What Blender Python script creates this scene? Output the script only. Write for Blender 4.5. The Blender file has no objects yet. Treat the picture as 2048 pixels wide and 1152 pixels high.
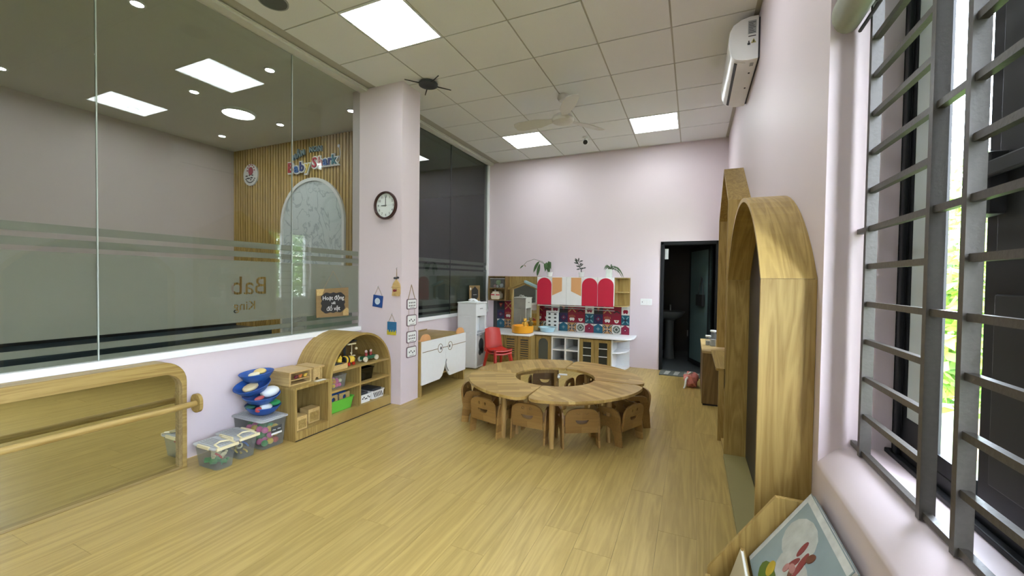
import bpy, bmesh, math, random
from mathutils import Vector, Matrix
from mathutils.geometry import tessellate_polygon
random.seed(7)
PI = math.pi
sc = bpy.context.scene
COL = sc.collection

# ---------------------------------------------------------------- camera
YAW, PITCH, ROLL, FPX = 0.4155, 0.0216, 0.0130, 817.98
cy, sy, cp, sp, cr, sr = math.cos(YAW), math.sin(YAW), math.cos(PITCH), math.sin(PITCH), math.cos(ROLL), math.sin(ROLL)
fwd = Vector((-sy*cp, cy*cp, -sp)); rt = Vector((cy, sy, 0)); up = rt.cross(fwd)
r2 = cr*rt + sr*up; u2 = -sr*rt + cr*up
cd = bpy.data.cameras.new('camera'); cam = bpy.data.objects.new('camera', cd); COL.objects.link(cam)
cd.sensor_width = 36; cd.lens = FPX/2048*36; cd.clip_start = 0.03; cd.clip_end = 200
M = Matrix((( r2.x, u2.x, -fwd.x, 0), (r2.y, u2.y, -fwd.y, 0), (r2.z, u2.z, -fwd.z, 1.36), (0, 0, 0, 1)))
cam.matrix_world = M
sc.camera = cam

# ---------------------------------------------------------------- world, exposure
w = bpy.data.worlds.new('world'); sc.world = w; w.use_nodes = True
nt = w.node_tree; nt.nodes.clear()
sky = nt.nodes.new('ShaderNodeTexSky'); sky.sky_type = 'NISHITA'; sky.sun_disc = False
sky.sun_elevation = math.radians(50); sky.sun_rotation = math.radians(200); sky.dust_density = 3.0
mixw = nt.nodes.new('ShaderNodeMixRGB'); mixw.inputs[0].default_value = 0.55
mixw.inputs[2].default_value = (0.32, 0.34, 0.36, 1)
bg = nt.nodes.new('ShaderNodeBackground'); bg.inputs['Strength'].default_value = WORLD_S = 70.0
sky.air_density = 1.0
scl = nt.nodes.new('ShaderNodeMixRGB'); scl.blend_type = 'MULTIPLY'; scl.inputs[0].default_value = 1; scl.inputs[2].default_value = (.06, .06, .06, 1)
wo = nt.nodes.new('ShaderNodeOutputWorld')
nt.links.new(sky.outputs[0], scl.inputs[1]); nt.links.new(scl.outputs[0], mixw.inputs[1])
nt.links.new(mixw.outputs[0], bg.inputs[0]); nt.links.new(bg.outputs[0], wo.inputs[0])
PANEL_E = 11.0       # emission of the ceiling panels
SPOT_E = 80.0        # emission of the small downlights next door
sc.view_settings.view_transform = 'Standard'; sc.view_settings.look = 'None'
sc.view_settings.gamma = 1; sc.view_settings.use_curve_mapping = False
sc.view_settings.exposure = 0.88

# ---------------------------------------------------------------- materials
MATS = {}
def _new(name):
    m = bpy.data.materials.new(name); m.use_nodes = True
    return m, m.node_tree, m.node_tree.nodes['Principled BSDF']
def plain(name, col, rough=.5, metal=0, noise=0, scale=20, bump=0, spec=None, coat=0):
    if name in MATS: return MATS[name]
    m, t, p = _new(name)
    p.inputs['Base Color'].default_value = (*col, 1); p.inputs['Roughness'].default_value = rough
    p.inputs['Metallic'].default_value = metal
    if coat: p.inputs['Coat Weight'].default_value = coat
    tc = t.nodes.new('ShaderNodeTexCoord'); nz = t.nodes.new('ShaderNodeTexNoise'); nz.inputs['Scale'].default_value = scale
    nz.inputs['Detail'].default_value = 4
    t.links.new(tc.outputs['Object'], nz.inputs['Vector'])
    hs = t.nodes.new('ShaderNodeMixRGB'); hs.blend_type = 'MULTIPLY'; hs.inputs[0].default_value = 1
    hs.inputs[1].default_value = (*col, 1)
    mr = t.nodes.new('ShaderNodeMapRange'); nn = noise or .03
    mr.inputs['To Min'].default_value = 1-nn; mr.inputs['To Max'].default_value = 1+nn
    t.links.new(nz.outputs['Fac'], mr.inputs['Value']); t.links.new(mr.outputs[0], hs.inputs[2]); t.links.new(hs.outputs[0], p.inputs['Base Color'])
    if bump:
        b = t.nodes.new('ShaderNodeBump'); b.inputs['Strength'].default_value = bump; b.inputs['Distance'].default_value = .002
        t.links.new(nz.outputs['Fac'], b.inputs['Height']); t.links.new(b.outputs[0], p.inputs['Normal'])
    MATS[name] = m; return m
def wood(name, base, dark, axis=1, rough=.42, scale=9, stretch=.07, perobj=.12, contrast=1.0, rings=.5, spec=.4):
    if name in MATS: return MATS[name]
    m, t, p = _new(name); L = t.links.new; N = t.nodes.new
    tc = N('ShaderNodeTexCoord'); oi = N('ShaderNodeObjectInfo'); add = N('ShaderNodeVectorMath'); add.operation = 'ADD'
    mul = N('ShaderNodeVectorMath'); mul.operation = 'SCALE'; mul.inputs['Scale'].default_value = 37.0
    cmb = N('ShaderNodeCombineXYZ'); 
    for i in range(3): L(oi.outputs['Random'], cmb.inputs[i])
    L(cmb.outputs[0], mul.inputs[0]); L(tc.outputs['Object'], add.inputs[0]); L(mul.outputs[0], add.inputs[1])
    mp = N('ShaderNodeMapping'); s = [1, 1, 1]; s[axis] = stretch; mp.inputs['Scale'].default_value = s
    L(add.outputs[0], mp.inputs['Vector'])
    n1 = N('ShaderNodeTexNoise'); n1.inputs['Scale'].default_value = scale; n1.inputs['Detail'].default_value = 5; n1.inputs['Distortion'].default_value = .9
    n2 = N('ShaderNodeTexNoise'); n2.inputs['Scale'].default_value = scale*9; n2.inputs['Detail'].default_value = 3
    L(mp.outputs[0], n1.inputs['Vector']); L(mp.outputs[0], n2.inputs['Vector'])
    # cathedral rings out of the low noise
    mm = N('ShaderNodeMath'); mm.operation = 'MULTIPLY'; mm.inputs[1].default_value = 14
    fr = N('ShaderNodeMath'); fr.operation = 'PINGPONG'; fr.inputs[1].default_value = 1.0
    L(n1.outputs['Fac'], mm.inputs[0]); L(mm.outputs[0], fr.inputs[0])
    mx = N('ShaderNodeMix'); mx.inputs[0].default_value = rings; L(n2.outputs['Fac'], mx.inputs[2]); L(fr.outputs[0], mx.inputs[3])
    rp = N('ShaderNodeValToRGB'); rp.color_ramp.elements[0].position = .5-.38/contrast; rp.color_ramp.elements[1].position = min(1, .5+.25/contrast)
    rp.color_ramp.elements[0].color = (*dark, 1); rp.color_ramp.elements[1].color = (*base, 1)
    L(mx.outputs[0], rp.inputs[0])
    mr = N('ShaderNodeMapRange'); mr.inputs['To Min'].default_value = 1-perobj; mr.inputs['To Max'].default_value = 1+perobj
    L(oi.outputs['Random'], mr.inputs['Value'])
    hs = N('ShaderNodeMixRGB'); hs.blend_type = 'MULTIPLY'; hs.inputs[0].default_value = 1
    L(rp.outputs[0], hs.inputs[1]); L(mr.outputs[0], hs.inputs[2]); L(hs.outputs[0], p.inputs['Base Color'])
    p.inputs['Roughness'].default_value = rough; p.inputs['Specular IOR Level'].default_value = spec
    b = N('ShaderNodeBump'); b.inputs['Strength'].default_value = .12; b.inputs['Distance'].default_value = .001
    L(n2.outputs['Fac'], b.inputs['Height']); L(b.outputs[0], p.inputs['Normal'])
    MATS[name] = m; return m
def butcher(name, c1, c2, rot=0.0, bw=.28, bh=.045, axis='XY', rough=.38):
    """finger-jointed rubber wood staves"""
    if name in MATS: return MATS[name]
    m, t, p = _new(name); L = t.links.new; N = t.nodes.new
    tc = N('ShaderNodeTexCoord'); mp = N('ShaderNodeMapping')
    if axis == 'XZ': mp.inputs['Rotation'].default_value = (PI/2, 0, 0)
    else: mp.inputs['Rotation'].default_value = (0, 0, rot)
    L(tc.outputs['Object'], mp.inputs['Vector'])
    br = N('ShaderNodeTexBrick'); br.inputs['Scale'].default_value = 1; br.inputs['Brick Width'].default_value = bw; br.inputs['Row Height'].default_value = bh
    br.inputs['Mortar Size'].default_value = 0; br.inputs['Color1'].default_value = (*c1, 1); br.inputs['Color2'].default_value = (*c2, 1)
    br.inputs['Bias'].default_value = .1; br.offset = .37
    L(mp.outputs[0], br.inputs['Vector'])
    m2 = N('ShaderNodeMapping'); m2.inputs['Scale'].default_value = (.08, 1, 1); L(mp.outputs[0], m2.inputs['Vector'])
    nz = N('ShaderNodeTexNoise'); nz.inputs['Scale'].default_value = 70; nz.inputs['Detail'].default_value = 4; L(m2.outputs[0], nz.inputs['Vector'])
    mr = N('ShaderNodeMapRange'); mr.inputs['To Min'].default_value = .72; mr.inputs['To Max'].default_value = 1.25; L(nz.outputs['Fac'], mr.inputs['Value'])
    hs = N('ShaderNodeMixRGB'); hs.blend_type = 'MULTIPLY'; hs.inputs[0].default_value = 1
    L(br.outputs['Color'], hs.inputs[1]); L(mr.outputs[0], hs.inputs[2]); L(hs.outputs[0], p.inputs['Base Color'])
    p.inputs['Roughness'].default_value = rough
    MATS[name] = m; return m
def emit(name, col, s):
    m, t, p = _new(name); p.inputs['Base Color'].default_value = (1, 1, 1, 1)
    p.inputs['Emission Color'].default_value = (*col, 1); p.inputs['Emission Strength'].default_value = s
    MATS[name] = m; return m
def sheet_glass(name, tint, f0=.045, rough=0.0):
    """thin pane: straight transmission plus Schlick reflection, the same from either side"""
    m = bpy.data.materials.new(name); m.use_nodes = True; t = m.node_tree; t.nodes.clear(); L = t.links.new; N = t.nodes.new
    tr = N('ShaderNodeBsdfTransparent'); tr.inputs[0].default_value = (*tint, 1)
    gl = N('ShaderNodeBsdfGlossy'); gl.inputs['Roughness'].default_value = rough; gl.inputs[0].default_value = (.95, .98, .97, 1)
    lw = N('ShaderNodeLayerWeight'); pw = N('ShaderNodeMath'); pw.operation = 'POWER'; pw.inputs[1].default_value = 5
    ma = N('ShaderNodeMath'); ma.operation = 'MULTIPLY_ADD'; ma.inputs[1].default_value = 1-f0; ma.inputs[2].default_value = f0
    lw.inputs[0].default_value = .5
    mx = N('ShaderNodeMixShader'); o = N('ShaderNodeOutputMaterial')
    L(lw.outputs['Facing'], pw.inputs[0]); L(pw.outputs[0], ma.inputs[0]); L(ma.outputs[0], mx.inputs[0])
    L(tr.outputs[0], mx.inputs[1]); L(gl.outputs[0], mx.inputs[2]); L(mx.outputs[0], o.inputs[0])
    MATS[name] = m; return m
def film(name, col, fac, trans=.5):
    m = bpy.data.materials.new(name); m.use_nodes = True; t = m.node_tree; t.nodes.clear(); L = t.links.new; N = t.nodes.new
    tr = N('ShaderNodeBsdfTransparent'); df = N('ShaderNodeBsdfDiffuse'); tl = N('ShaderNodeBsdfTranslucent')
    df.inputs[0].default_value = (*col, 1); tl.inputs[0].default_value = (*col, 1); tr.inputs[0].default_value = (.9, .92, .9, 1)
    m1 = N('ShaderNodeMixShader'); m1.inputs[0].default_value = trans; L(df.outputs[0], m1.inputs[1]); L(tl.outputs[0], m1.inputs[2])
    m2 = N('ShaderNodeMixShader'); m2.inputs[0].default_value = fac; L(tr.outputs[0], m2.inputs[1]); L(m1.outputs[0], m2.inputs[2])
    o = N('ShaderNodeOutputMaterial'); L(m2.outputs[0], o.inputs[0]); MATS[name] = m; return m

OAK_L, OAK_D = (.42, .295, .10), (.26, .165, .045)
m_wall = plain('wall_paint_pink', (.67, .578, .612), .55, noise=.015, scale=3)
m_wall2 = plain('wall_paint_far', (.66, .57, .57), .6, noise=.02, scale=3)
m_white = plain('white_gloss', (.80, .81, .81), .3)
m_trim = plain('white_trim', (.82, .83, .84), .4)
m_ceil = plain('ceiling_tile_mineral', (.76, .77, .77), .9, noise=.04, scale=160, bump=.25)
m_grid = plain('ceiling_grid_metal', (.43, .41, .35), .5)
m_ceil2 = plain('ceiling_plain', (.72, .72, .68), .9)
m_floor = wood('floor_vinyl_oak', (.49, .355, .118), (.32, .22, .062), axis=1, rough=.36, scale=7, stretch=.06, perobj=.05, contrast=.8, rings=.4)
m_oak_v = wood('oak_laminate_upright', OAK_L, OAK_D, axis=2, scale=10)
m_oak_h = wood('oak_laminate_lengthwise', OAK_L, OAK_D, axis=1, scale=10)
m_oak_x = wood('oak_laminate_crosswise', OAK_L, OAK_D, axis=0, scale=10)
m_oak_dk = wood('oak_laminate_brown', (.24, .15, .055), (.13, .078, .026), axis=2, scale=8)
m_slat = wood('slat_wood', (.62, .43, .15), (.44, .29, .085), axis=2, scale=8, perobj=.1)
m_pine = wood('pine_toy_wood', (.58, .42, .18), (.44, .29, .11), axis=0, scale=20)
m_table = [butcher('table_staves_%d' % i, (.56, .39, .135), (.33, .205, .055), rot=a) for i, a in enumerate((.15, 1.1, -.5, .6))]
m_chair = butcher('chair_staves', (.42, .255, .08), (.24, .13, .035), axis='XZ', bw=.4, bh=.06)
m_leg = wood('rubberwood', (.42, .27, .095), (.29, .17, .055), axis=2, scale=18)
m_mirror = plain('mirror_silver', (.70, .71, .62), .015, metal=1)
m_mirror.node_tree.nodes['Principled BSDF'].inputs['Roughness'].default_value = 0.01
m_glass = sheet_glass('partition_glass', (.875, .895, .865), .030)
m_glass2 = sheet_glass('partition_glass_shaded', (.68, .72, .705), .055)  # tint darkened to carry the gloom of the corridor behind
m_wglass = sheet_glass('window_glass', (.97, .98, .98), .03)
m_film = film('frosted_film', (.45, .45, .405), .86, .5)
m_black = plain('black_matte', (.012, .013, .014), .5)
m_alu = plain('dark_aluminium', (.012, .013, .015), .5)
m_alu.node_tree.nodes['Principled BSDF'].inputs['Specular IOR Level'].default_value = .2
m_iron = plain('grille_painted_iron', (.060, .055, .048), .42, noise=.25, scale=90, bump=.3)
m_panel = emit('led_panel_diffuser', (.90, .97, 1.0), PANEL_E)
m_spot = emit('downlight_lens', (.92, .97, 1.0), SPOT_E)
m_round = emit('round_light_diffuser', (.92, .97, 1.0), 20)
m_plastic = plain('white_plastic', (.74, .76, .76), .35)
m_red = plain('red_plastic', (.46, .022, .012), .35)
m_crimson = plain('crimson_laminate', (.52, .012, .045), .4)
m_orange = plain('apricot_laminate', (.68, .36, .15), .45)
m_dark = plain('dark_grey', (.04, .045, .05), .5)
m_grey = plain('mid_grey', (.3, .31, .32), .5)
m_blue = plain('royal_blue_plastic', (.02, .09, .36), .4)
m_yellow = plain('yellow_plastic', (.80, .55, .05), .4)
m_green = plain('lime_green_plastic', (.13, .50, .05), .4)
m_rope = plain('jute_string', (.35, .26, .16), .8)
m_leaf = plain('leaf_green', (.045, .10, .03), .45, noise=.3, scale=30)
m_leafd = plain('leaf_dark', (.02, .03, .018), .45, noise=.3, scale=30)
m_paper = plain('paper_white', (.78, .79, .77), .6)
m_ink = plain('ink_black', (.02, .02, .02), .6)
m_clear = film('clear_plastic', (.90, .92, .94), .11, .5)
m_clearlid = film('cloudy_plastic', (.82, .84, .87), .62, .35)

# ---------------------------------------------------------------- mesh helpers
ORG = {}
class MB:
    def __init__(s, xf=None): s.v = []; s.f = []; s.mi = []; s.xf = xf; s.m = 0
    def add(s, vs, fs, m=None):
        n = len(s.v)
        for v in vs:
            v = Vector(v); s.v.append(s.xf @ v if s.xf else v)
        for f in fs: s.f.append([i+n for i in f]); s.mi.append(s.m if m is None else m)
        return s
    def box(s, x0, x1, y0, y1, z0, z1, m=None, bev=0):
        if x0 > x1: x0, x1 = x1, x0
        if y0 > y1: y0, y1 = y1, y0
        if z0 > z1: z0, z1 = z1, z0
        if bev:
            bm = bmesh.new(); bmesh.ops.create_cube(bm, size=1)
            for v in bm.verts: v.co = Vector(((x0+x1)/2+v.co.x*(x1-x0), (y0+y1)/2+v.co.y*(y1-y0), (z0+z1)/2+v.co.z*(z1-z0)))
            bmesh.ops.bevel(bm, geom=bm.edges[:], offset=bev, segments=2, affect='EDGES', profile=.6)
            bm.verts.index_update()
            s.add([v.co.copy() for v in bm.verts], [[v.index for v in f.verts] for f in bm.faces], m); bm.free(); return s
        return s.add([(x0, y0, z0), (x1, y0, z0), (x1, y1, z0), (x0, y1, z0), (x0, y0, z1), (x1, y0, z1), (x1, y1, z1), (x0, y1, z1)],
                     [(0, 3, 2, 1), (4, 5, 6, 7), (0, 1, 5, 4), (1, 2, 6, 5), (2, 3, 7, 6), (3, 0, 4, 7)], m)
    def prism(s, pts, axis, a, b, holes=(), m=None):
        """extrude a 2D outline along axis between a and b. axis 'x': pts are (y,z); 'y': (x,z); 'z': (x,y)"""
        def P(p, t): return {'x': (t, p[0], p[1]), 'y': (p[0], t, p[1]), 'z': (p[0], p[1], t)}[axis]
        loops = [list(pts)]+[list(h) for h in holes]
        flat = [p for l in loops for p in l]; n = len(flat)
        tris = tessellate_polygon([[Vector((p[0], p[1], 0)) for p in l] for l in loops])
        vs = [P(p, a) for p in flat]+[P(p, b) for p in flat]
        if len(loops) == 1 and len(tris) > 0 and n <= 4: caps = [tuple(range(n))]
        else: caps = [tuple(t) for t in tris]
        fs = [c for c in caps]+[tuple(i+n for i in reversed(c)) for c in caps]
        k = 0
        for l in loops:
            for i in range(len(l)):
                j = (i+1) % len(l); fs.append((k+i, k+j, k+j+n, k+i+n))
            k += len(l)
        return s.add(vs, fs, m)
    def tube(s, pts, r, n=8, m=None, closed=False):
        pts = [Vector(p) for p in pts]; rr = r if isinstance(r, (list, tuple)) else [r]*len(pts)
        vs = []; fs = []; prev = None; N_ = len(pts)
        for i, p in enumerate(pts):
            a = pts[i-1] if (i or closed) else p; b = pts[(i+1) % N_] if (i < N_-1 or closed) else p
            d = (b-a).normalized()
            if prev is None: u = d.orthogonal().normalized()
            else:
                u = prev-d*prev.dot(d); u = u.normalized() if u.length > 1e-6 else d.orthogonal().normalized()
            prev = u; w_ = d.cross(u)
            for k in range(n):
                t = 2*PI*k/n; vs.append(p+(u*math.cos(t)+w_*math.sin(t))*rr[i])
        for i in range(N_ if closed else N_-1):
            j = (i+1) % N_
            for k in range(n): fs.append((i*n+k, i*n+(k+1) % n, j*n+(k+1) % n, j*n+k))
        if not closed: fs.append(tuple(reversed(range(n)))); fs.append(tuple(range((N_-1)*n, N_*n)))
        return s.add(vs, fs, m)
    def cyl(s, c, r, h, axis='z', n=20, m=None, r1=None):
        c = Vector(c); d = {'x': Vector((1, 0, 0)), 'y': Vector((0, 1, 0)), 'z': Vector((0, 0, 1))}[axis]
        return s.tube([c, c+d*h], [r, r if r1 is None else r1], n, m)
    def lathe(s, prof, c=(0, 0, 0), n=24, m=None, cap=True):
        vs = []; fs = []
        for (r, z) in prof:
            for k in range(n): t = 2*PI*k/n; vs.append((c[0]+r*math.cos(t), c[1]+r*math.sin(t), c[2]+z))
        for i in range(len(prof)-1):
            for k in range(n): fs.append((i*n+k, i*n+(k+1) % n, (i+1)*n+(k+1) % n, (i+1)*n+k))
        if cap: fs.append(tuple(reversed(range(n)))); fs.append(tuple(range((len(prof)-1)*n, len(prof)*n)))
        return s.add(vs, fs, m)
    def ball(s, c, r, m=None, nu=12, nv=8, sc_=(1, 1, 1)):
        vs = []; fs = []
        for i in range(nv+1):
            a = PI*i/nv
            for k in range(nu):
                t = 2*PI*k/nu; vs.append((c[0]+r*sc_[0]*math.sin(a)*math.cos(t), c[1]+r*sc_[1]*math.sin(a)*math.sin(t), c[2]+r*sc_[2]*math.cos(a)))
        for i in range(nv):
            for k in range(nu): fs.append((i*nu+k, (i+1)*nu+k, (i+1)*nu+(k+1) % nu, i*nu+(k+1) % nu))
        return s.add(vs, fs, m)
    def build(s, name, mats, parent=None, org=None, smooth=False, bev=0):
        if not isinstance(mats, (list, tuple)): mats = [mats]
        o0 = Vector(org) if org is not None else (ORG.get(parent.name, Vector((0, 0, 0))) if parent else Vector((0, 0, 0)))
        me = bpy.data.meshes.new(name); me.from_pydata([v-o0 for v in s.v], [], s.f)
        for m in mats: me.materials.append(m)
        for p, k in zip(me.polygons, s.mi): p.material_index = min(k, len(mats)-1)
        bm = bmesh.new(); bm.from_mesh(me); bmesh.ops.remove_doubles(bm, verts=bm.verts, dist=1e-6)
        bmesh.ops.recalc_face_normals(bm, faces=bm.faces); bm.to_mesh(me); bm.free()
        if smooth:
            for p in me.polygons: p.use_smooth = True
            me.set_sharp_from_angle(angle=math.radians(40))
        o = bpy.data.objects.new(name, me); COL.objects.link(o)
        if parent: o.parent = parent; ORG[o.name] = o0
        else: o.location = o0; ORG[o.name] = o0
        if bev:
            md = o.modifiers.new('bevel', 'BEVEL'); md.width = bev; md.segments = 2; md.limit_method = 'ANGLE'
        return o
def tag(o, label=None, cat=None, group=None, kind=None):
    if label: o['label'] = label
    if cat: o['category'] = cat
    if group: o['group'] = group
    if kind: o['kind'] = kind
    return o
def thing(name, label, cat, loc=(0, 0, 0), rz=0, group=None, kind=None, local=False):
    o = bpy.data.objects.new(name, None); COL.objects.link(o); o.location = loc; o.rotation_euler = (0, 0, rz); o.empty_display_size = .1
    ORG[o.name] = Vector((0, 0, 0)) if local else Vector(loc)
    return tag(o, label, cat, group, kind)
def bx(name, mats, x0, x1, y0, y1, z0, z1, parent=None, bev=0, **k):
    return MB().box(x0, x1, y0, y1, z0, z1, bev=bev).build(name, mats, parent, **k)
def copy_tree(o, parent=None):
    c = o.copy(); COL.objects.link(c); c.parent = parent
    for ch in list(o.children): copy_tree(ch, c)
    return c
DG = None
def text_geo(s, size=1.0, extrude=.004, align='CENTER', bold=0.0):
    cu = bpy.data.curves.new('t', 'FONT'); cu.body = s; cu.size = size; cu.extrude = extrude; cu.align_x = align; cu.resolution_u = 2
    cu.offset = bold
    ob = bpy.data.objects.new('t', cu); COL.objects.link(ob)
    dg = bpy.context.evaluated_depsgraph_get(); me = bpy.data.meshes.new_from_object(ob.evaluated_get(dg))
    vs = [v.co.copy() for v in me.vertices]; fs = [list(p.vertices) for p in me.polygons]
    bpy.data.objects.remove(ob); bpy.data.curves.remove(cu); bpy.data.meshes.remove(me)
    return vs, fs
def frame(o, ex, ey, ez=None):
    """matrix whose local x,y(,z) axes are ex, ey at origin o"""
    ex = Vector(ex); ey = Vector(ey); ez = Vector(ez) if ez else ex.cross(ey)
    return Matrix(((ex.x, ey.x, ez.x, o[0]), (ex.y, ey.y, ez.y, o[1]), (ex.z, ey.z, ez.z, o[2]), (0, 0, 0, 1)))
def circ(cx, cy_, rx, ry=None, n=24, a0=0, a1=2*PI, full=True):
    ry = rx if ry is None else ry
    return [(cx+rx*math.cos(a0+(a1-a0)*k/(n if full else n-1)), cy_+ry*math.sin(a0+(a1-a0)*k/(n if full else n-1))) for k in range(n)]
def arch2d(x0, x1, z0, zs, rise=None, n=20):
    """outline: flat bottom at z0, straight to the spring zs, then (elliptic) arch"""
    cx = (x0+x1)/2; rx = abs(x1-x0)/2; ry = rx if rise is None else rise
    return [(x0, z0), (x1, z0)]+[(cx+rx*math.cos(PI*k/n), zs+ry*math.sin(PI*k/n)) for k in range(n+1)]
def rrect(x0, x1, y0, y1, r, n=6):
    p = []
    for (cx, cy_, a) in ((x1-r, y0+r, -PI/2), (x1-r, y1-r, 0), (x0+r, y1-r, PI/2), (x0+r, y0+r, PI)):
        p += [(cx+r*math.cos(a+PI/2*k/n), cy_+r*math.sin(a+PI/2*k/n)) for k in range(n+1)]
    return p

def wood_arc(name, cy0, cz0, R, base=OAK_L, dark=OAK_D):
    """laminate bent over an arch: grain follows the arc (object coordinates, centre cy0, cz0)"""
    m = wood(name, base, dark, axis=0, scale=10); t = m.node_tree; L = t.links.new; N = t.nodes.new
    tc = next(n for n in t.nodes if n.bl_idname == 'ShaderNodeTexCoord'); add = next(n for n in t.nodes if n.bl_idname == 'ShaderNodeVectorMath' and n.operation == 'ADD')
    sx = N('ShaderNodeSeparateXYZ'); L(tc.outputs['Object'], sx.inputs[0])
    a = N('ShaderNodeMath'); a.operation = 'SUBTRACT'; a.inputs[1].default_value = cy0; L(sx.outputs[1], a.inputs[0])
    b = N('ShaderNodeMath'); b.operation = 'SUBTRACT'; b.inputs[1].default_value = cz0; L(sx.outputs[2], b.inputs[0])
    at = N('ShaderNodeMath'); at.operation = 'ARCTAN2'; L(b.outputs[0], at.inputs[0]); L(a.outputs[0], at.inputs[1])
    mu = N('ShaderNodeMath'); mu.operation = 'MULTIPLY'; mu.inputs[1].default_value = R; L(at.outputs[0], mu.inputs[0])
    cb = N('ShaderNodeCombineXYZ'); L(mu.outputs[0], cb.inputs[0]); L(sx.outputs[0], cb.inputs[1]); L(cb.outputs[0], add.inputs[0])
    return m

# ================================================================ THE SETTING
XL, XR, YB, YF, HC = -3.40, 0.43, 6.63, -2.60, 3.43
# floor: sub floor + vinyl planks
floor = bx('floor', plain('sub_floor', (.30, .22, .10), .8), XL, XR+.0, YF, YB, -.06, -.004)
tag(floor, 'oak look vinyl plank floor across the whole classroom', 'floor', kind='structure')
PW, PLN = 0.1915, 1.22
pm = {}
nx = int(round((XR-XL)/PW)); PW = (XR-XL)/nx
for i in range(nx):
    y = YF-random.random()*PLN; x0 = XL+i*PW
    while y < YB:
        a, b = max(y, YF), min(y+PLN, YB); y += PLN
        if b-a < .03: continue
        key = round(b-a, 3)
        if key not in pm:
            g = .0006
            mbx = MB().box(g, PW-g, g, b-a-g, -.004, 0); o = mbx.build('plank', m_floor, None, org=(0, 0, 0)); pm[key] = o.data
        else:
            o = bpy.data.objects.new('plank', pm[key]); COL.objects.link(o)
        o.parent = floor; o.location = (x0, a, 0)
# ceiling: slab, tiles, T grid
ceil = bx('ceiling', m_grid, XL-.02, XR+.24, YF-.12, YB+.14, HC+.006, HC+.10)
tag(ceil, 'suspended ceiling of square mineral tiles in a metal grid', 'ceiling', kind='structure')
GX0, GY0, T = -2.60, 3.008-6*.6, .6
xs = [-3.2]+[GX0+i*T for i in range(6)]+[XR]
ys = [YF]+[GY0+j*T for j in range(-3, 13) if YF+.05 < GY0+j*T < YB-.02]+[YB]
panels = []
tile_mesh = {}
PANELS = {(-2.6, 2.408), (-.8, 2.408), (-2.6, 5.408), (-.8, 5.408), (-2.6, -.592), (-.8, -.592)}
def is_panel(x, y): return any(abs(x-a) < .02 and abs(y-b) < .02 for a, b in PANELS)
for i in range(len(xs)-1):
    for j in range(len(ys)-1):
        x0, x1, y0, y1 = xs[i], xs[i+1], ys[j], ys[j+1]
        if x1-x0 < .04 or y1-y0 < .02: continue
        if is_panel(x0, y0): panels.append((x0, y0)); continue
        k = (round(x1-x0, 3), round(y1-y0, 3))
        if k not in tile_mesh:
            g = .007
            o = MB().box(g, x1-x0-g, g, y1-y0-g, -.0005, .005).build('ceiling_tile', m_ceil); tile_mesh[k] = o.data
        else: o = bpy.data.objects.new('ceiling_tile', tile_mesh[k]); COL.objects.link(o)
        o.parent = ceil; o.location = (x0, y0, HC)
for k, (x0, y0) in enumerate(sorted(panels, key=lambda p: (p[1], p[0]))):
    where = ('left of the ceiling fan, far pair' if x0 < -2 else 'right of the ceiling fan, far pair') if y0 > 5 else \
            ('nearest, in front of the pillar' if x0 < -2 else 'at the top picture edge, near the window') if y0 > 2 else \
            ('behind the camera on the glass side' if x0 < -2 else 'behind the camera on the window side')
    t = thing('ceiling_light', 'square white ceiling light panel '+where, 'ceiling light', (x0+.3, y0+.3, HC-.004))
    MB().prism([(x0+.008, y0+.008), (x0+.592, y0+.008), (x0+.592, y0+.592), (x0+.008, y0+.592)], 'z', HC-.004, HC+.005,
               holes=[[(x0+.022, y0+.022), (x0+.578, y0+.022), (x0+.578, y0+.578), (x0+.022, y0+.578)]]).build('frame', m_white, t)
    bx('diffuser', m_panel, x0+.0225, x0+.5775, y0+.0225, y0+.5775, HC-.002, HC+.004, t)
# edge trim along the glass head
tr1 = MB().box(XL, XL+.085, YF, 3.5, HC-.03, HC-.001).box(XL+.085, XL+.10, YF, 3.5, HC-.012, HC-.001)
tr1.box(XL, XL+.085, 3.8, YB, HC-.03, HC-.001).box(XL+.085, XL+.10, 3.8, YB, HC-.012, HC-.001)
tag(tr1.build('trim_1', plain('ceiling_edge_trim', (.62, .61, .56), .6)), 'pale stepped ceiling trim along the top of the glass partition', 'trim', kind='structure')
# left knee wall and glass
wl = MB().box(XL-.10, XL, YF, YB, 0, .765); tag(wl.build('wall_left', m_wall), 'low pink wall under the glass partition', 'wall', kind='structure')
sill = MB().box(XL-.06, XL+.02, YF, 3.5, .765, .812, bev=.004).box(XL-.06, XL+.02, 3.8, YB, .765, .812, bev=.004).box(XL-.05, XL+.012, 6.585, YB, .812, HC-.03, bev=.003)
sill.box(XL-.05, XL+.012, 3.8, 3.815, .812, HC-.03)
tag(sill.build('trim_2', m_trim), 'white rail capping the low wall under the glass', 'trim', kind='structure')
wp = MB().box(XL-.12, -2.83, 3.5, 3.8, 0, HC); tag(wp.build('wall_pillar', m_wall), 'pale pink square pillar between the two runs of glass', 'pillar', kind='structure')
gz0, gz1 = .812, HC-.03
part = thing('window_1', 'tall frameless glass partition with frosted band, left of the pillar', 'glass partition', (XL, 0, 0), kind='structure')
gx = XL-.02
cuts = [YF, -.06, 1.30, 2.66, 3.5]
for a, b in zip(cuts, cuts[1:]): bx('glass_pane', m_glass, gx-.005, gx+.005, a+.0035, b-.0035, gz0, gz1, part)
for c in cuts[1:-1]: bx('joint_seal', plain('silicone_joint', (.42, .47, .44), .25), gx-.0045, gx+.0055, c-.0035, c+.0035, gz0, gz1, part)
part2 = thing('window_2', 'glass partition beyond the pillar, beside the play kitchen, tinted to carry the dark behind it', 'glass partition', (XL, 5, 0), kind='structure')
cuts2 = [3.815, 5.38, 6.585]
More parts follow.
